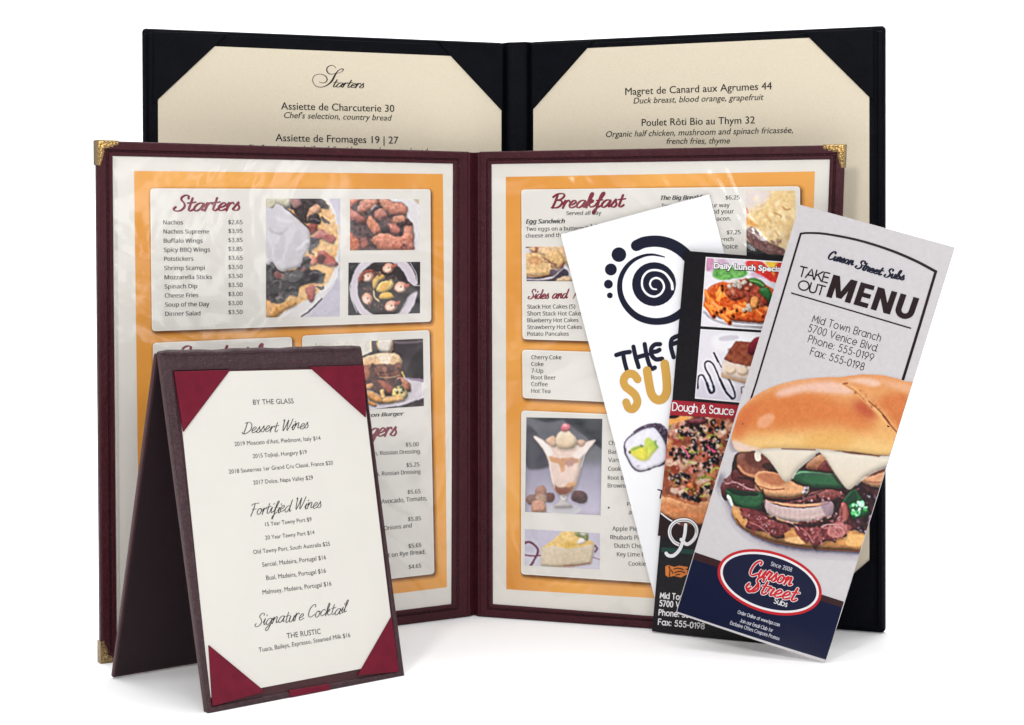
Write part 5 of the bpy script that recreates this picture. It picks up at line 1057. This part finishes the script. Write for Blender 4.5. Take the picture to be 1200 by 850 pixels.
    for k in range(46):
        x, y = R.uniform(20, 1050), R.uniform(100, 640); a = R.uniform(0, 6); r = R.uniform(30, 60)
        p.S([(x + r * cos(a + t), y + r * .5 * sin(a + t)) for t in (0, .6, 1.2, 1.8, 2.4)], R.uniform(9, 16), R.choice([(150, 150, 60), (176, 176, 84), (120, 130, 50), (190, 190, 110)]))
    for cx, cy, s in ((200, 190, 90), (90, 350, 60), (240, 310, 110), (310, 300, 60), (250, 440, 70), (100, 520, 70), (340, 250, 40), (370, 370, 50), (350, 150, 60), (330, 400, 40), (150, 200, 50), (210, 660, 50), (140, 650, 40), (285, 600, 44), (240, 120, 50), (520, 250, 90), (620, 400, 100), (500, 560, 80), (760, 300, 90), (850, 520, 90), (700, 180, 60)):
        p.spray([(cx - s, cy - s * .4), (cx, cy - s * .6), (cx + s, cy - s * .2), (cx + s * .8, cy + s * .5), (cx - s * .6, cy + s * .5)], int(s / 4.5), 8, 19, [(26, 20, 28), (36, 26, 34), (18, 14, 20)], .9, 0, squash=.35, seed=int(cx)); p.spray([(cx - s, cy - s * .4), (cx + s, cy - s * .2), (cx + s * .6, cy + s * .5), (cx - s * .6, cy + s * .4)], int(s / 7), 4, 9, [(236, 222, 220), (200, 180, 180), (90, 80, 96)], .9, 0, seed=int(cy))
    p.spray(allp, 320, 4, 10, [(236, 206, 190), (206, 150, 130), (190, 110, 100), (226, 190, 170), (120, 56, 46), (170, 170, 96), (60, 40, 44), (240, 224, 216)], .8, 0, squash=.3, seed=11); p.S([(120, 300), (150, 340), (160, 370)], 14, (206, 96, 120)); p.S([(300, 300), (330, 325), (350, 330)], 14, (206, 84, 116)); p.P([(150, 560), (190, 550), (200, 590), (165, 600)], (206, 120, 70)); p.E(215, 120, 80, 22, (120, 60, 66), noise=16); p.P([(0, 120), (100, 85), (180, 95), (60, 140), (0, 160)], (226, 160, 90), soft=.8)
    p.P([(20, 60), (90, 65), (80, 95), (20, 95)], (40, 26, 34), soft=.3); p.P([(90, 62), (480, 78), (480, 110), (220, 84)], (150, 66, 50), soft=.6, noise=20)
    p.P([(-20, 640), (60, 650), (150, 680), (230, 690), (300, 680), (420, 700), (1000, 720), (1000, 900), (250, 860), (100, 830), (-60, 770)], (226, 164, 116), (176, 104, 64), d=(0, 1), noise=20, ns=5); p.P([(-20, 690), (60, 710), (180, 760), (280, 760), (300, 800), (200, 800), (80, 770), (-20, 730)], (206, 132, 86), soft=1.5, noise=14); p.S([(-10, 640), (60, 655), (150, 690), (240, 700)], 10, (160, 80, 46), soft=.5)
    p.P([(-60, 770), (40, 800), (120, 850), (300, 850), (1000, 900), (1000, 1000), (-60, 1000)], (44, 28, 30), soft=1.2)
    p.blur(.2).finish(.9, .06, 12, .7).contrast(1.05, 140).emit(A, 'printed_photo', fr, .0001, 'ink_gloss')
    ac = Acc()
    txt(ac, A, 'Daily Lunch Specials', 836, 314.8, 922, 319.2, (20, 18, 22), bold=.10, w=.00018, cap=6.6); txt(ac, A, 'Daily Lunch Specials', 836.4, 314.5, 921.6, 318.9, wh, bold=.035, w=.00024, cap=6.4)
    strokes(ac, A, 'Dough & Sauce', 788, 481.0, 859.6, 486.6, 9.2, 1.3, 1.3, wh, table='G', w=.0002)
    stroke_px(ac, A, [(774.6, 601.5), (783, 608), (791, 612.5), (797, 614)], [1.6, 1.6, 1.3, .6], wh, .0002)
    ac.mark('plate_rim'); quad_px(ac, A, [(775.4, 641.5), (955, 654), (954.6, 659.5), (775, 647)], (32, 66, 60), .00012, 20, 1); ac.mark('green_band')
    Zp = (760, 600, 5.857)
    for c, wd, ww in (((26, 24, 30), 5.6, .00022), (wh, 4.1, .00026)):
        stroke_px(ac, A, [(212, 226), (175, 205), (148, 160), (150, 110), (180, 72), (230, 55), (285, 62), (325, 100), (330, 145), (310, 190), (265, 222), (225, 190)], wd, c, ww, conv=Zp); stroke_px(ac, A, [(256, 88), (250, 150), (234, 210), (212, 262), (175, 298), (140, 300), (122, 284)], wd, c, ww + .00004, conv=Zp)
    stroke_px(ac, A, [(212, 224), (178, 204), (150, 160), (152, 110), (182, 74), (230, 57), (284, 64), (322, 100), (328, 145)], .6, (40, 38, 44), .00034, conv=Zp)
    ac.mark(); og = (214, 124, 60); dk = (30, 18, 18)
    poly_px(ac, A, [(779.8, 664), (783, 662.2), (790, 664.5), (796, 663), (806, 664.5), (806, 666.2), (803, 667), (806, 668.5), (805.5, 673), (798, 677), (790, 675), (783, 676.5), (780, 674)], og, .0002)
    for g in ([(784, 663.5), (785.5, 668), (784.5, 675.5)], [(790, 667), (795, 665.8), (801, 667.5)], [(791, 671), (797, 669.5), (803, 671)], [(792, 674), (797, 673)], [(787, 668), (789, 672)]): stroke_px(ac, A, g, 1.1, dk, .0006)
    ac.mark('hand_emblem')
    for s, x0, x1, y0, y1 in (('Mid Town Branch', 773.8, 833, 700.9, 706), ('5700 Venice Blvd.', 773, 834, 710.2, 715.4), ('Phone: 555-0199', 772.2, 831, 720.8, 726), ('Fax: 555-0198', 771.5, 825.2, 731.9, 737.2)):
        strokes(ac, A, s, x0, y0, x1, y1, 6.6, 1.25, 1.25, wh, table='G', w=.0002, gap=.26)
    ac.obj('lettering', M['ink_gloss'], fr)
INK_GAIN = .88
pizza_leaflet()

def burger_leaflet():
    T, A, fr = leaflet('takeout_leaflet', 'grey leaflet with filled sandwich photo and navy foot, frontmost on the right',
        *[onplane(x, y, 40.83, -.40, .135) for x, y in ((937, 240), (1119, 290), (968, 775.5), (792, 718.5))], M['grey_card'], lambda u, v: .0020 * np.sin(pi * u) * (.4 + .6 * (1 - v)) + .030 * np.maximum(0, .14 - v) ** 2 * 6 * np.clip(u * 1.4, 0, 1))
    L = lambda v: np.array((937 - 145 * v, 240 + 478.5 * v)); R = lambda v: np.array((1119 - 151 * v, 290 + 485.5 * v))
    nav = (15, 22, 54); brn = (58, 34, 38); dk = (38, 22, 26)
    e = .004
    ac = Acc()
    def at(x, y): return (x, y)
    vl, vr = (647 - 240) / 478.5, (705.5 - 290) / 485.5; vl2, vr2 = (655.2 - 240) / 478.5, (712.3 - 290) / 485.5
    def side(f, v): 
        l, r = L(v), R(v); return l * (1 - f) + r * f
    quad_px(ac, A, [side(e, vl), side(1 - e, vr), side(1 - e, vr2), side(e, vl2)], brn, .00008, 20, 2); ac.mark('brown_band')
    quad_px(ac, A, [side(e, vl2), side(1 - e, vr2), side(1 - e, .996), side(e, .996)], nav, .00008, 20, 20); ac.mark('navy_foot')
    Z = (860, 230, 3.863)
    fr_ = lambda pts, wd, **k: stroke_px(ac, A, pts, wd, dk, .0001, conv=Z, **k)
    fr_([(302, 170), (340, 167), (420, 172), (560, 199), (700, 242), (820, 292), (915, 342)], [2.4, 2.4, 2.6, 2.8, 3, 3.2, 3.2])
    fr_([(914, 342), (840, 590), (765, 832), (700, 1040)], 3.2, smooth=False); fr_([(303, 170), (200, 515), (100, 850), (40, 1030)], [2.5, 2.4, 2.2, 2.2], smooth=False)
    fr_([(262, 439), (800, 598)], 1.7, smooth=False)
    ac.mark('frame_line')
    # oval emblem
    c0 = np.array((902.0, 682.6)); th = radians(17); a = np.linspace(0, 2 * pi, 64, endpoint=False)
    def el(rx, ry): x = rx * np.cos(a); y = ry * np.sin(a); return A.inv(np.column_stack([c0[0] + x * cos(th) - y * sin(th), c0[1] + x * sin(th) + y * cos(th)]))
    radii = [(62.9, 35.9, (196, 40, 48)), (59.6, 32.8, (196, 40, 48)), (59.4, 32.6, (238, 236, 238)), (56.9, 30.2, (238, 236, 238)), (56.7, 30, (26, 30, 58)), (38, 20, (26, 30, 58)), (18, 10, (26, 30, 58))]
    for i in range(len(radii) - 1):
        A1, B1 = el(*radii[i][:2]), el(*radii[i + 1][:2]); ring(ac, A, A1, B1, np.array(radii[i + 1][2], float) if i % 2 == 0 else np.array(radii[i][2], float), np.array(radii[i + 1][2], float), .00016)
    q = el(18, 10); V = A.P(q[:, 0], q[:, 1], .00016); ac.add(V, [tuple(range(64))], (26, 30, 58))
    ac.obj('page_print', M['ink_gloss'], fr)
    # lettering
    ac = Acc()
    for s, x0, y0, x1, y1 in (('CuRson', 969.5, 303.5, 999, 311), ('StReet', 1002, 314, 1032, 322.8), ('Subs', 1036, 324.5, 1059, 328.5)): strokes(ac, A, s, x0, y0, x1, y1, 5.2, 1.1, 2.5, (20, 22, 46), slant=.25, w=.0001, nib=.3)
    G1 = dict(table='G', w=.0001)
    strokes(ac, A, 'TAKE', 935.5, 323.2, 969.5, 331.6, 11.4, 1.7, 1.7, dk, gap=.08, **G1); strokes(ac, A, 'OUT', 934.6, 338.6, 964.3, 346.5, 11, 1.7, 1.7, dk, gap=.12, **G1)
    def half(cx, cy, ro, ri, n=10): return [[(cx + ro * cos(t0), cy + ro * sin(t0)), (cx + ro * cos(t1), cy + ro * sin(t1)), (cx + ri * cos(t1), cy + ri * sin(t1)), (cx + ri * cos(t0), cy + ri * sin(t0))] for t0, t1 in ((pi + pi * i / n, pi + pi * (i + 1) / n) for i in range(n))]
    rc_ = lambda x0, y0, x1, y1: [(x0, y0), (x1, y0), (x1, y1), (x0, y1)]
    blk = {'M': (1.02, [rc_(0, 0, .24, 1), rc_(.78, 0, 1.02, 1), [(.02, 1), (.28, 1), (.62, .08), (.40, .08)], [(1.0, 1), (.74, 1), (.40, .08), (.62, .08)]]), 'E': (.58, [rc_(0, 0, .24, 1), rc_(.2, 0, .58, .2), rc_(.2, .41, .56, .6), rc_(.2, .8, .58, 1)]),
           'N': (.80, [rc_(0, 0, .24, 1), rc_(.56, 0, .80, 1), [(.01, 1), (.27, 1), (.79, 0), (.53, 0)]]), 'U': (.76, [rc_(0, .36, .24, 1), rc_(.52, .36, .76, 1)] + half(.38, .36, .38, .14))}
    st = A.inv([(968, 347.8), (1068.5, 376.2)]); e1 = st[1] - st[0]; Lm = np.linalg.norm(e1); e1 /= Lm; e2 = np.array([-e1[1], e1[0]]); tot = 1.02 + .58 + .8 + .76 + .13 * 3; kx = Lm / tot; ky = 27.5 * A.mpp; x = 0
    for ch in 'MENU':
        wch, polys = blk[ch]
        for i, g in enumerate(polys):
            g = np.array(g); q = st[0] + ((g[:, :1] + x) * kx + g[:, 1:] * .03 * ky) * e1 + g[:, 1:] * ky * e2; ac.add(A.P(q[:, 0], q[:, 1], .0001 + i * .000006), [tuple(range(len(g)))], dk)
        x += wch + .13
    ac.mark()
    for s, x0, y0, x1, y1 in (('Mid Town Branch', 951.5, 377.2, 1031, 400.2), ('5700 Venice Blvd.', 946.5, 388.2, 1027.5, 412.4), ('Phone: 555-0199', 946.7, 401, 1022.3, 423.6), ('Fax: 555-0198', 949.2, 415.6, 1011.4, 434.3)):
        strokes(ac, A, s, x0, y0, x1, y1, 8.6, .85, .85, dk, gap=.24, **G1)
    wh = (236, 234, 236); lw = (214, 214, 226)
    G2 = dict(table='G', w=.00026)
    strokes(ac, A, 'Since 2008', 903.2, 662.8, 927.4, 670, 4.6, .55, .55, lw, gap=.26, **G2)
    for c, k, ww in ((wh, 1.5, .0002), ((206, 40, 48), 0, .0003)):
        strokes(ac, A, 'CuRson', 877, 673.5, 926.5, 686.5, 9.4, 1.4 + k, 2.7 + k, c, slant=.2, nib=.3, gap=.1, w=ww); strokes(ac, A, 'StReet', 877, 692.5, 932, 704.6, 9.0, 1.4 + k, 2.7 + k, c, slant=.22, nib=.3, gap=.1, w=ww + .00004)
        stroke_px(ac, A, [(889, 684), (884, 690), (878, 693.5), (874.8, 688), (878, 684)], 3 + k, c, ww + .00003)
    strokes(ac, A, 'Subs', 906.8, 706.8, 921.8, 711.4, 6.2, .9, .9, wh, gap=.2, **G2)
    strokes(ac, A, 'Order Online at www.hpr.com', 864.4, 719, 913.2, 734.3, 3.9, .5, .5, lw, gap=.26, **G2); strokes(ac, A, 'Join our Email Club for', 867.2, 729, 905, 740.8, 3.9, .5, .5, lw, gap=.26, **G2); strokes(ac, A, 'Exclusive Offers Coupons Promos', 855.6, 731.6, 912.8, 750.5, 3.9, .5, .5, lw, gap=.26, **G2)
    ac.obj('lettering', M['ink_gloss'], fr)
    # the filled roll
    q = [side(.012, .31), side(.998, .31), side(.998, .81), side(.012, .81)]
    p = Pic(q, None, (820, 420, 3.541), paper=(205, 199, 203)); p.vol, p.vr, p.wob = .9, 3.4, .35
    sh = (128, 120, 136)
    p.P([(120, 600), (160, 690), (260, 760), (400, 800), (560, 812), (720, 815), (760, 780), (560, 790), (380, 770), (240, 720), (170, 660)], sh, soft=4.5, op=.9); p.P([(140, 640), (170, 700), (270, 762), (430, 797), (720, 808), (720, 770), (300, 720)], (70, 62, 80), soft=2, op=.8); p.P([(70, 520), (110, 600), (150, 640), (150, 560), (90, 480)], sh, soft=3, op=.8); p.P([(125, 330), (140, 390), (240, 400), (200, 380)], (150, 140, 156), soft=1.8, op=.6)
    # lower half of the roll
    p.P([(143, 610), (150, 680), (190, 712), (260, 745), (340, 768), (430, 782), (520, 792), (600, 796), (720, 803), (760, 740), (600, 690), (300, 640)], (228, 168, 106), (206, 138, 78), d=(0, 1), noise=14, ns=5)
    p.S([(150, 668), (190, 712), (260, 747), (340, 770), (430, 784), (520, 794), (610, 799), (720, 804)], 5, (120, 70, 44), soft=.4); p.P([(350, 750), (420, 742), (440, 770), (380, 765)], (236, 186, 128), soft=.6); p.P([(600, 735), (690, 735), (700, 770), (620, 780)], (240, 186, 116), soft=1)
    # dark inside
    p.P([(150, 400), (230, 385), (500, 385), (900, 400), (900, 560), (730, 720), (600, 700), (320, 660), (160, 610), (110, 540), (130, 480)], (44, 22, 26), noise=18, ns=4)
    meat = [(130, 56, 58), (104, 40, 44), (88, 34, 38), (150, 72, 72), (120, 50, 52)]; hi = [(176, 112, 114), (206, 160, 164), (150, 84, 86), (190, 130, 134)]
    # upper right dark meat
    p.spray([(560, 540), (780, 500), (780, 700), (600, 720), (560, 640)], 60, 10, 30, [(58, 26, 32), (40, 20, 26), (80, 36, 42), (30, 16, 22)], .8, .3, seed=5); p.spray([(640, 560), (760, 560), (730, 720), (640, 700)], 46, 3, 8, [(120, 90, 110), (180, 160, 180), (90, 60, 72)], .8, 0, seed=6)
    # left meat
    p.P([(88, 545), (92, 520), (120, 490), (148, 462), (170, 480), (215, 510), (262, 545), (262, 570), (180, 560), (120, 545), (112, 590), (95, 575)], (124, 62, 62), (96, 44, 48), noise=18, ns=3); p.P([(150, 465), (200, 490), (250, 530), (200, 545), (150, 520), (130, 490)], (92, 40, 42), noise=12, soft=.4); p.S([(108, 520), (150, 515), (200, 540), (245, 548)], 5, (200, 150, 156), soft=.3); p.spray([(100, 500), (250, 540), (240, 558), (110, 530)], 16, 2, 6, hi, .8)
    # mushrooms
    p.P([(155, 440), (160, 400), (200, 390), (255, 395), (295, 425), (290, 470), (240, 500), (200, 495), (168, 470)], (112, 62, 50), (166, 100, 76), d=(0, 1), noise=12, ns=4); p.S([(160, 448), (185, 475), (225, 488), (268, 478)], 12, (200, 134, 100), soft=.5); p.P([(190, 395), (260, 400), (290, 440), (250, 460), (200, 440)], (104, 56, 46), soft=1.2, noise=10); p.E(282, 448, 22, 14, (60, 32, 30), soft=.6)
    p.P([(228, 510), (232, 480), (270, 468), (330, 480), (400, 520), (455, 545), (442, 568), (375, 582), (290, 575), (240, 550)], (222, 158, 112), (236, 176, 126), noise=10, ns=5); p.P([(240, 485), (300, 475), (370, 500), (330, 530), (270, 515)], (190, 118, 82), soft=1.5); p.S([(240, 530), (300, 545), (350, 542)], 4, (150, 84, 60), soft=.3); p.S([(232, 548), (290, 576), (370, 583), (440, 570)], 4, (120, 60, 44), soft=.3); p.spray([(430, 530), (460, 540), (450, 560), (425, 555)], 8, 3, 8, [(240, 230, 232), (120, 84, 90)], .9)
    # green pepper strips
    p.P([(385, 492), (405, 468), (470, 468), (560, 478), (590, 492), (605, 535), (540, 540), (460, 535), (400, 515)], (34, 74, 52), (60, 112, 72), d=(0, 1), noise=10); p.S([(392, 482), (440, 472), (560, 482)], 6, (110, 160, 120), soft=.4); p.S([(400, 515), (470, 532), (600, 536)], 5, (26, 56, 40), soft=.3); p.P([(440, 490), (560, 498), (570, 520), (450, 515)], (46, 98, 62), soft=1)
    p.P([(112, 540), (180, 552), (262, 560), (272, 600), (238, 628), (165, 618), (122, 590)], (28, 70, 44), (48, 108, 66), d=(0, 1), noise=10); p.P([(112, 540), (180, 552), (240, 560), (230, 572), (150, 568)], (22, 42, 32), soft=.4); p.P([(112, 575), (124, 568), (140, 605), (132, 615)], (206, 214, 206), soft=.2); p.S([(150, 612), (235, 626), (268, 606)], 4, (26, 60, 40), soft=.3)
    # centre top: onion/mushroom between the cheese points
    p.P([(440, 450), (470, 415), (520, 400), (550, 450), (530, 470), (470, 470)], (196, 138, 96), (150, 90, 66), noise=16); p.P([(490, 465), (520, 425), (550, 440), (560, 478)], (110, 44, 40), noise=16)
    # right mushroom
    p.P([(665, 500), (700, 480), (775, 462), (900, 470), (880, 540), (765, 540), (700, 530)], (214, 150, 110), (230, 168, 126), noise=12, ns=4); p.S([(700, 512), (740, 515), (790, 505)], 4, (160, 96, 76), soft=.4); p.P([(690, 480), (775, 455), (770, 470), (700, 492)], (110, 66, 50), soft=.7)
    # strip of meat over the onion
    p.P([(305, 600), (340, 598), (400, 588), (440, 575), (470, 555), (530, 545), (570, 550), (612, 572), (570, 592), (520, 605), (450, 600), (400, 618), (330, 615)], (138, 70, 66), (112, 48, 50), noise=22, ns=2.5); p.spray([(330, 600), (540, 550), (600, 570), (500, 600), (400, 612)], 34, 3, 8, hi + [(60, 26, 30)] * 3, .8, 0, seed=12); p.S([(590, 580), (630, 560), (660, 540)], 7, (110, 56, 62), soft=.3)
    # onion ring
    p.P([(268, 588), (272, 625), (300, 660), (360, 680), (430, 688), (500, 680), (545, 655), (556, 625), (548, 596), (520, 608), (430, 622), (330, 612)], (196, 168, 170), (222, 196, 186), d=(0, 1), noise=6)
    p.P([(268, 590), (300, 600), (400, 618), (500, 612), (540, 595), (500, 600), (420, 606), (320, 598)], (220, 160, 126), soft=.3)
    for k in range(26):
        x = 280 + k * 10.4; t = (x - 412) / 140; yt = 612 + 10 * (1 - t * t); yb = 645 + 42 * math.sqrt(max(0, 1 - t * t)); p.S([(x, yt), (x + 1, yb)], 3, [(228, 210, 212), (186, 156, 156), (216, 192, 192), (178, 146, 148)][(k * 7) % 4], soft=.5, op=.26)
    p.S([(300, 655), (360, 678), (430, 686), (500, 678), (545, 655)], 5, (232, 182, 140), soft=.4, op=.8); p.P([(500, 600), (550, 596), (556, 640), (530, 660)], (150, 124, 140), soft=1, op=.7)
    # pepper chunk
    p.P([(595, 592), (640, 545), (660, 560), (705, 640), (690, 655), (640, 668), (618, 640)], (28, 78, 46), (44, 120, 66), d=(0, 1)); p.P([(600, 592), (638, 550), (655, 575), (640, 600), (610, 610)], (24, 60, 40), soft=.5); p.spray([(620, 605), (680, 600), (695, 640), (640, 662)], 16, 5, 13, [(96, 206, 116), (160, 226, 190), (60, 160, 80), (210, 240, 226)], .85, .1, seed=3)
    # lower meat spilling over
    p.P([(165, 625), (215, 628), (262, 640), (300, 665), (360, 685), (430, 692), (520, 688), (560, 655), (600, 600), (625, 640), (622, 680), (600, 705), (610, 740), (570, 745), (560, 765), (530, 760), (495, 775), (478, 795), (460, 765), (425, 742), (395, 705), (350, 712), (352, 745), (325, 750), (300, 742), (275, 722), (225, 715), (190, 700), (200, 675)], (120, 50, 52), (134, 60, 62), noise=24, ns=2.5)
    p.spray([(180, 630), (300, 670), (380, 695), (340, 740), (220, 710)], 36, 6, 20, meat, .75, .2, seed=21); p.spray([(400, 690), (560, 680), (620, 650), (610, 730), (480, 780), (420, 730)], 64, 6, 20, meat + [(160, 84, 84)], .75, .2, seed=22)
    p.P([(540, 690), (600, 680), (612, 700), (600, 738), (560, 745), (530, 730)], (190, 116, 112), soft=.5, noise=20); p.P([(590, 600), (612, 610), (622, 660), (600, 690), (590, 640)], (176, 96, 88), noise=16)
    p.spray([(190, 640), (350, 690), (330, 735), (230, 705)], 44, 2, 7, hi, .75, .1, squash=.25, seed=31); p.spray([(420, 690), (600, 640), (600, 735), (480, 775)], 80, 2, 8, hi, .75, .1, squash=.25, seed=32); p.spray([(260, 640), (400, 700), (560, 690), (560, 660), (400, 690)], 30, 4, 12, [(58, 24, 28), (44, 18, 24)], .8, .2, seed=33)
    p.S([(360, 655 + 20), (390, 690), (410, 712)], 4, (210, 160, 166), soft=.2); p.S([(505, 700), (530, 690), (575, 690)], 5, (206, 150, 150), soft=.3)
    for g, wd in (([(160, 497), (215, 506), (262, 560)], 6), ([(262, 545), (268, 590), (262, 625)], 7), ([(300, 588), (380, 592), (450, 572), (520, 545)], 6), ([(240, 632), (300, 668), (380, 690), (470, 696), (545, 665)], 6), ([(560, 600), (575, 640), (560, 675)], 9), ([(590, 540), (620, 548), (600, 575)], 7), ([(705, 560), (730, 600), (722, 650)], 10)): p.S(g, wd, (30, 14, 18), soft=.5, op=.75)
    p.S([(560, 700), (590, 705), (600, 725)], 4, (214, 150, 150), soft=.2); p.S([(420, 705), (450, 730), (470, 765)], 4, (180, 110, 112), soft=.3); p.S([(210, 680), (250, 700), (290, 730)], 4, (176, 106, 106), soft=.3)
    p.finish(.5, .03, 7, .7)
    # cheese
    ch = (238, 228, 212); ch2 = (226, 212, 190)
    p.S([(247, 385), (240, 400), (242, 415)], 26, ch); p.P([(240, 378), (330, 372), (420, 376), (505, 382), (480, 402), (445, 430), (405, 465), (385, 500), (366, 514), (345, 505), (318, 465), (290, 425), (262, 398)], ch, ch2, d=(0, 1), noise=2, ns=10, vol=.3); p.S([(385, 500), (405, 465), (445, 430), (480, 402)], 3, (250, 246, 240), soft=.2)
    p.P([(495, 382), (560, 385), (650, 396), (740, 405), (900, 400), (880, 425), (760, 455), (690, 490), (650, 525), (625, 545), (607, 540), (580, 505), (550, 460), (522, 415)], ch, ch2, d=(0, 1), noise=2, ns=10, vol=.3); p.S([(650, 527), (690, 492), (760, 457), (880, 427)], 3, (250, 246, 240), soft=.2); p.S([(522, 415), (550, 460), (590, 520)], 3, (200, 180, 160), soft=.5); p.P([(520, 430), (560, 480), (590, 520), (575, 520), (540, 470)], (40, 24, 24), soft=.5, op=.6)
    # top half of the roll
    top = [(140, 362), (132, 325), (140, 272), (165, 222), (215, 168), (290, 124), (380, 96), (480, 82), (560, 78), (585, 79), (640, 71), (700, 68), (780, 75), (850, 95), (960, 130), (960, 410), (800, 404), (740, 403), (650, 391), (560, 383), (500, 378), (440, 376), (330, 373), (250, 378), (205, 388), (160, 388)]
    p.P(top, (226, 150, 92), (240, 190, 116), d=(0, 1), noise=5, ns=10, vol=.35)
    p.P([(150, 250), (220, 175), (330, 140), (460, 140), (560, 170), (640, 200), (720, 260), (700, 300), (560, 280), (420, 290), (280, 300), (180, 300), (140, 300)], (216, 118, 58), clip=True, soft=7, op=.85, noise=8, ns=7); p.P([(138, 330), (145, 260), (190, 200), (230, 190), (200, 260), (170, 340)], (210, 106, 58), clip=True, soft=5, op=.75); p.P([(640, 180), (700, 180), (740, 240), (700, 250), (650, 220)], (184, 70, 40), clip=True, soft=5, op=.85); p.P([(740, 170), (860, 150), (900, 300), (830, 300), (780, 240)], (212, 116, 60), clip=True, soft=4, op=.85, noise=12)
    p.P([(150, 190), (215, 150), (300, 112), (400, 84), (500, 76), (420, 100), (320, 120), (240, 155), (180, 200)], (238, 180, 140), clip=True, soft=2.5, op=.55)
    p.P([(330, 132), (420, 108), (520, 96), (600, 106), (640, 128), (628, 150), (540, 146), (440, 140), (370, 156), (320, 160)], (240, 196, 176), clip=True, soft=2.2, op=.95); p.P([(610, 92), (680, 82), (738, 92), (752, 110), (720, 118), (660, 104)], (242, 202, 180), clip=True, soft=1.6, op=.9); p.P([(252, 244), (296, 228), (312, 250), (284, 284), (246, 290), (238, 270)], (240, 172, 132), clip=True, soft=1.4, op=.85); p.P([(740, 90), (860, 110), (900, 140), (820, 130)], (240, 184, 150), clip=True, soft=2.5, op=.8)
    p.P([(180, 340), (400, 320), (640, 330), (800, 360), (800, 400), (500, 372), (200, 384), (150, 380)], (242, 202, 132), clip=True, soft=4.5, op=.8); p.P([(430, 330), (560, 300), (640, 330), (600, 370), (450, 365)], (228, 166, 84), clip=True, soft=5, op=.6); p.P([(138, 340), (150, 382), (210, 386), (262, 378), (200, 362)], (236, 208, 196), clip=True, soft=1.2, op=.9)
    p.S([(598, 106), (640, 130), (672, 158), (710, 195), (750, 235), (775, 262)], 16, (240, 186, 118), soft=1.2, op=.9); p.S([(596, 106), (612, 104)], 7, (150, 66, 40), soft=.3); p.S([(600, 108), (650, 140), (690, 180)], 4, (196, 112, 70), soft=.4); p.S([(700, 178), (740, 212), (768, 242), (790, 275), (822, 312)], 4, (110, 44, 26), soft=.25); p.S([(760, 236), (785, 268)], 7, (120, 50, 30), soft=.3); p.spray([(620, 110), (700, 150), (760, 210), (740, 220), (660, 160)], 34, 2, 5, [(180, 96, 60), (232, 170, 120), (160, 80, 50)], .7, .1)
    p.spray([(160, 220), (300, 140), (560, 130), (820, 150), (820, 330), (500, 340), (160, 330)], 300, 1.2, 3, [(196, 108, 62), (238, 176, 116), (206, 120, 70), (244, 190, 140)], .4, .15, seed=41)
    p.S([(340, 376), (420, 378), (480, 380)], 4, (110, 62, 40), soft=.25); p.S([(595, 388), (640, 396), (700, 400), (745, 407)], 4.5, (120, 62, 36), soft=.25); p.S([(800, 404), (900, 404)], 3, (120, 70, 40), soft=.3)
    p.finish(.1, .018, 1.5, .45).emit(A, 'printed_photo', fr, .00014, 'ink')
INK_GAIN = .74
burger_leaflet()
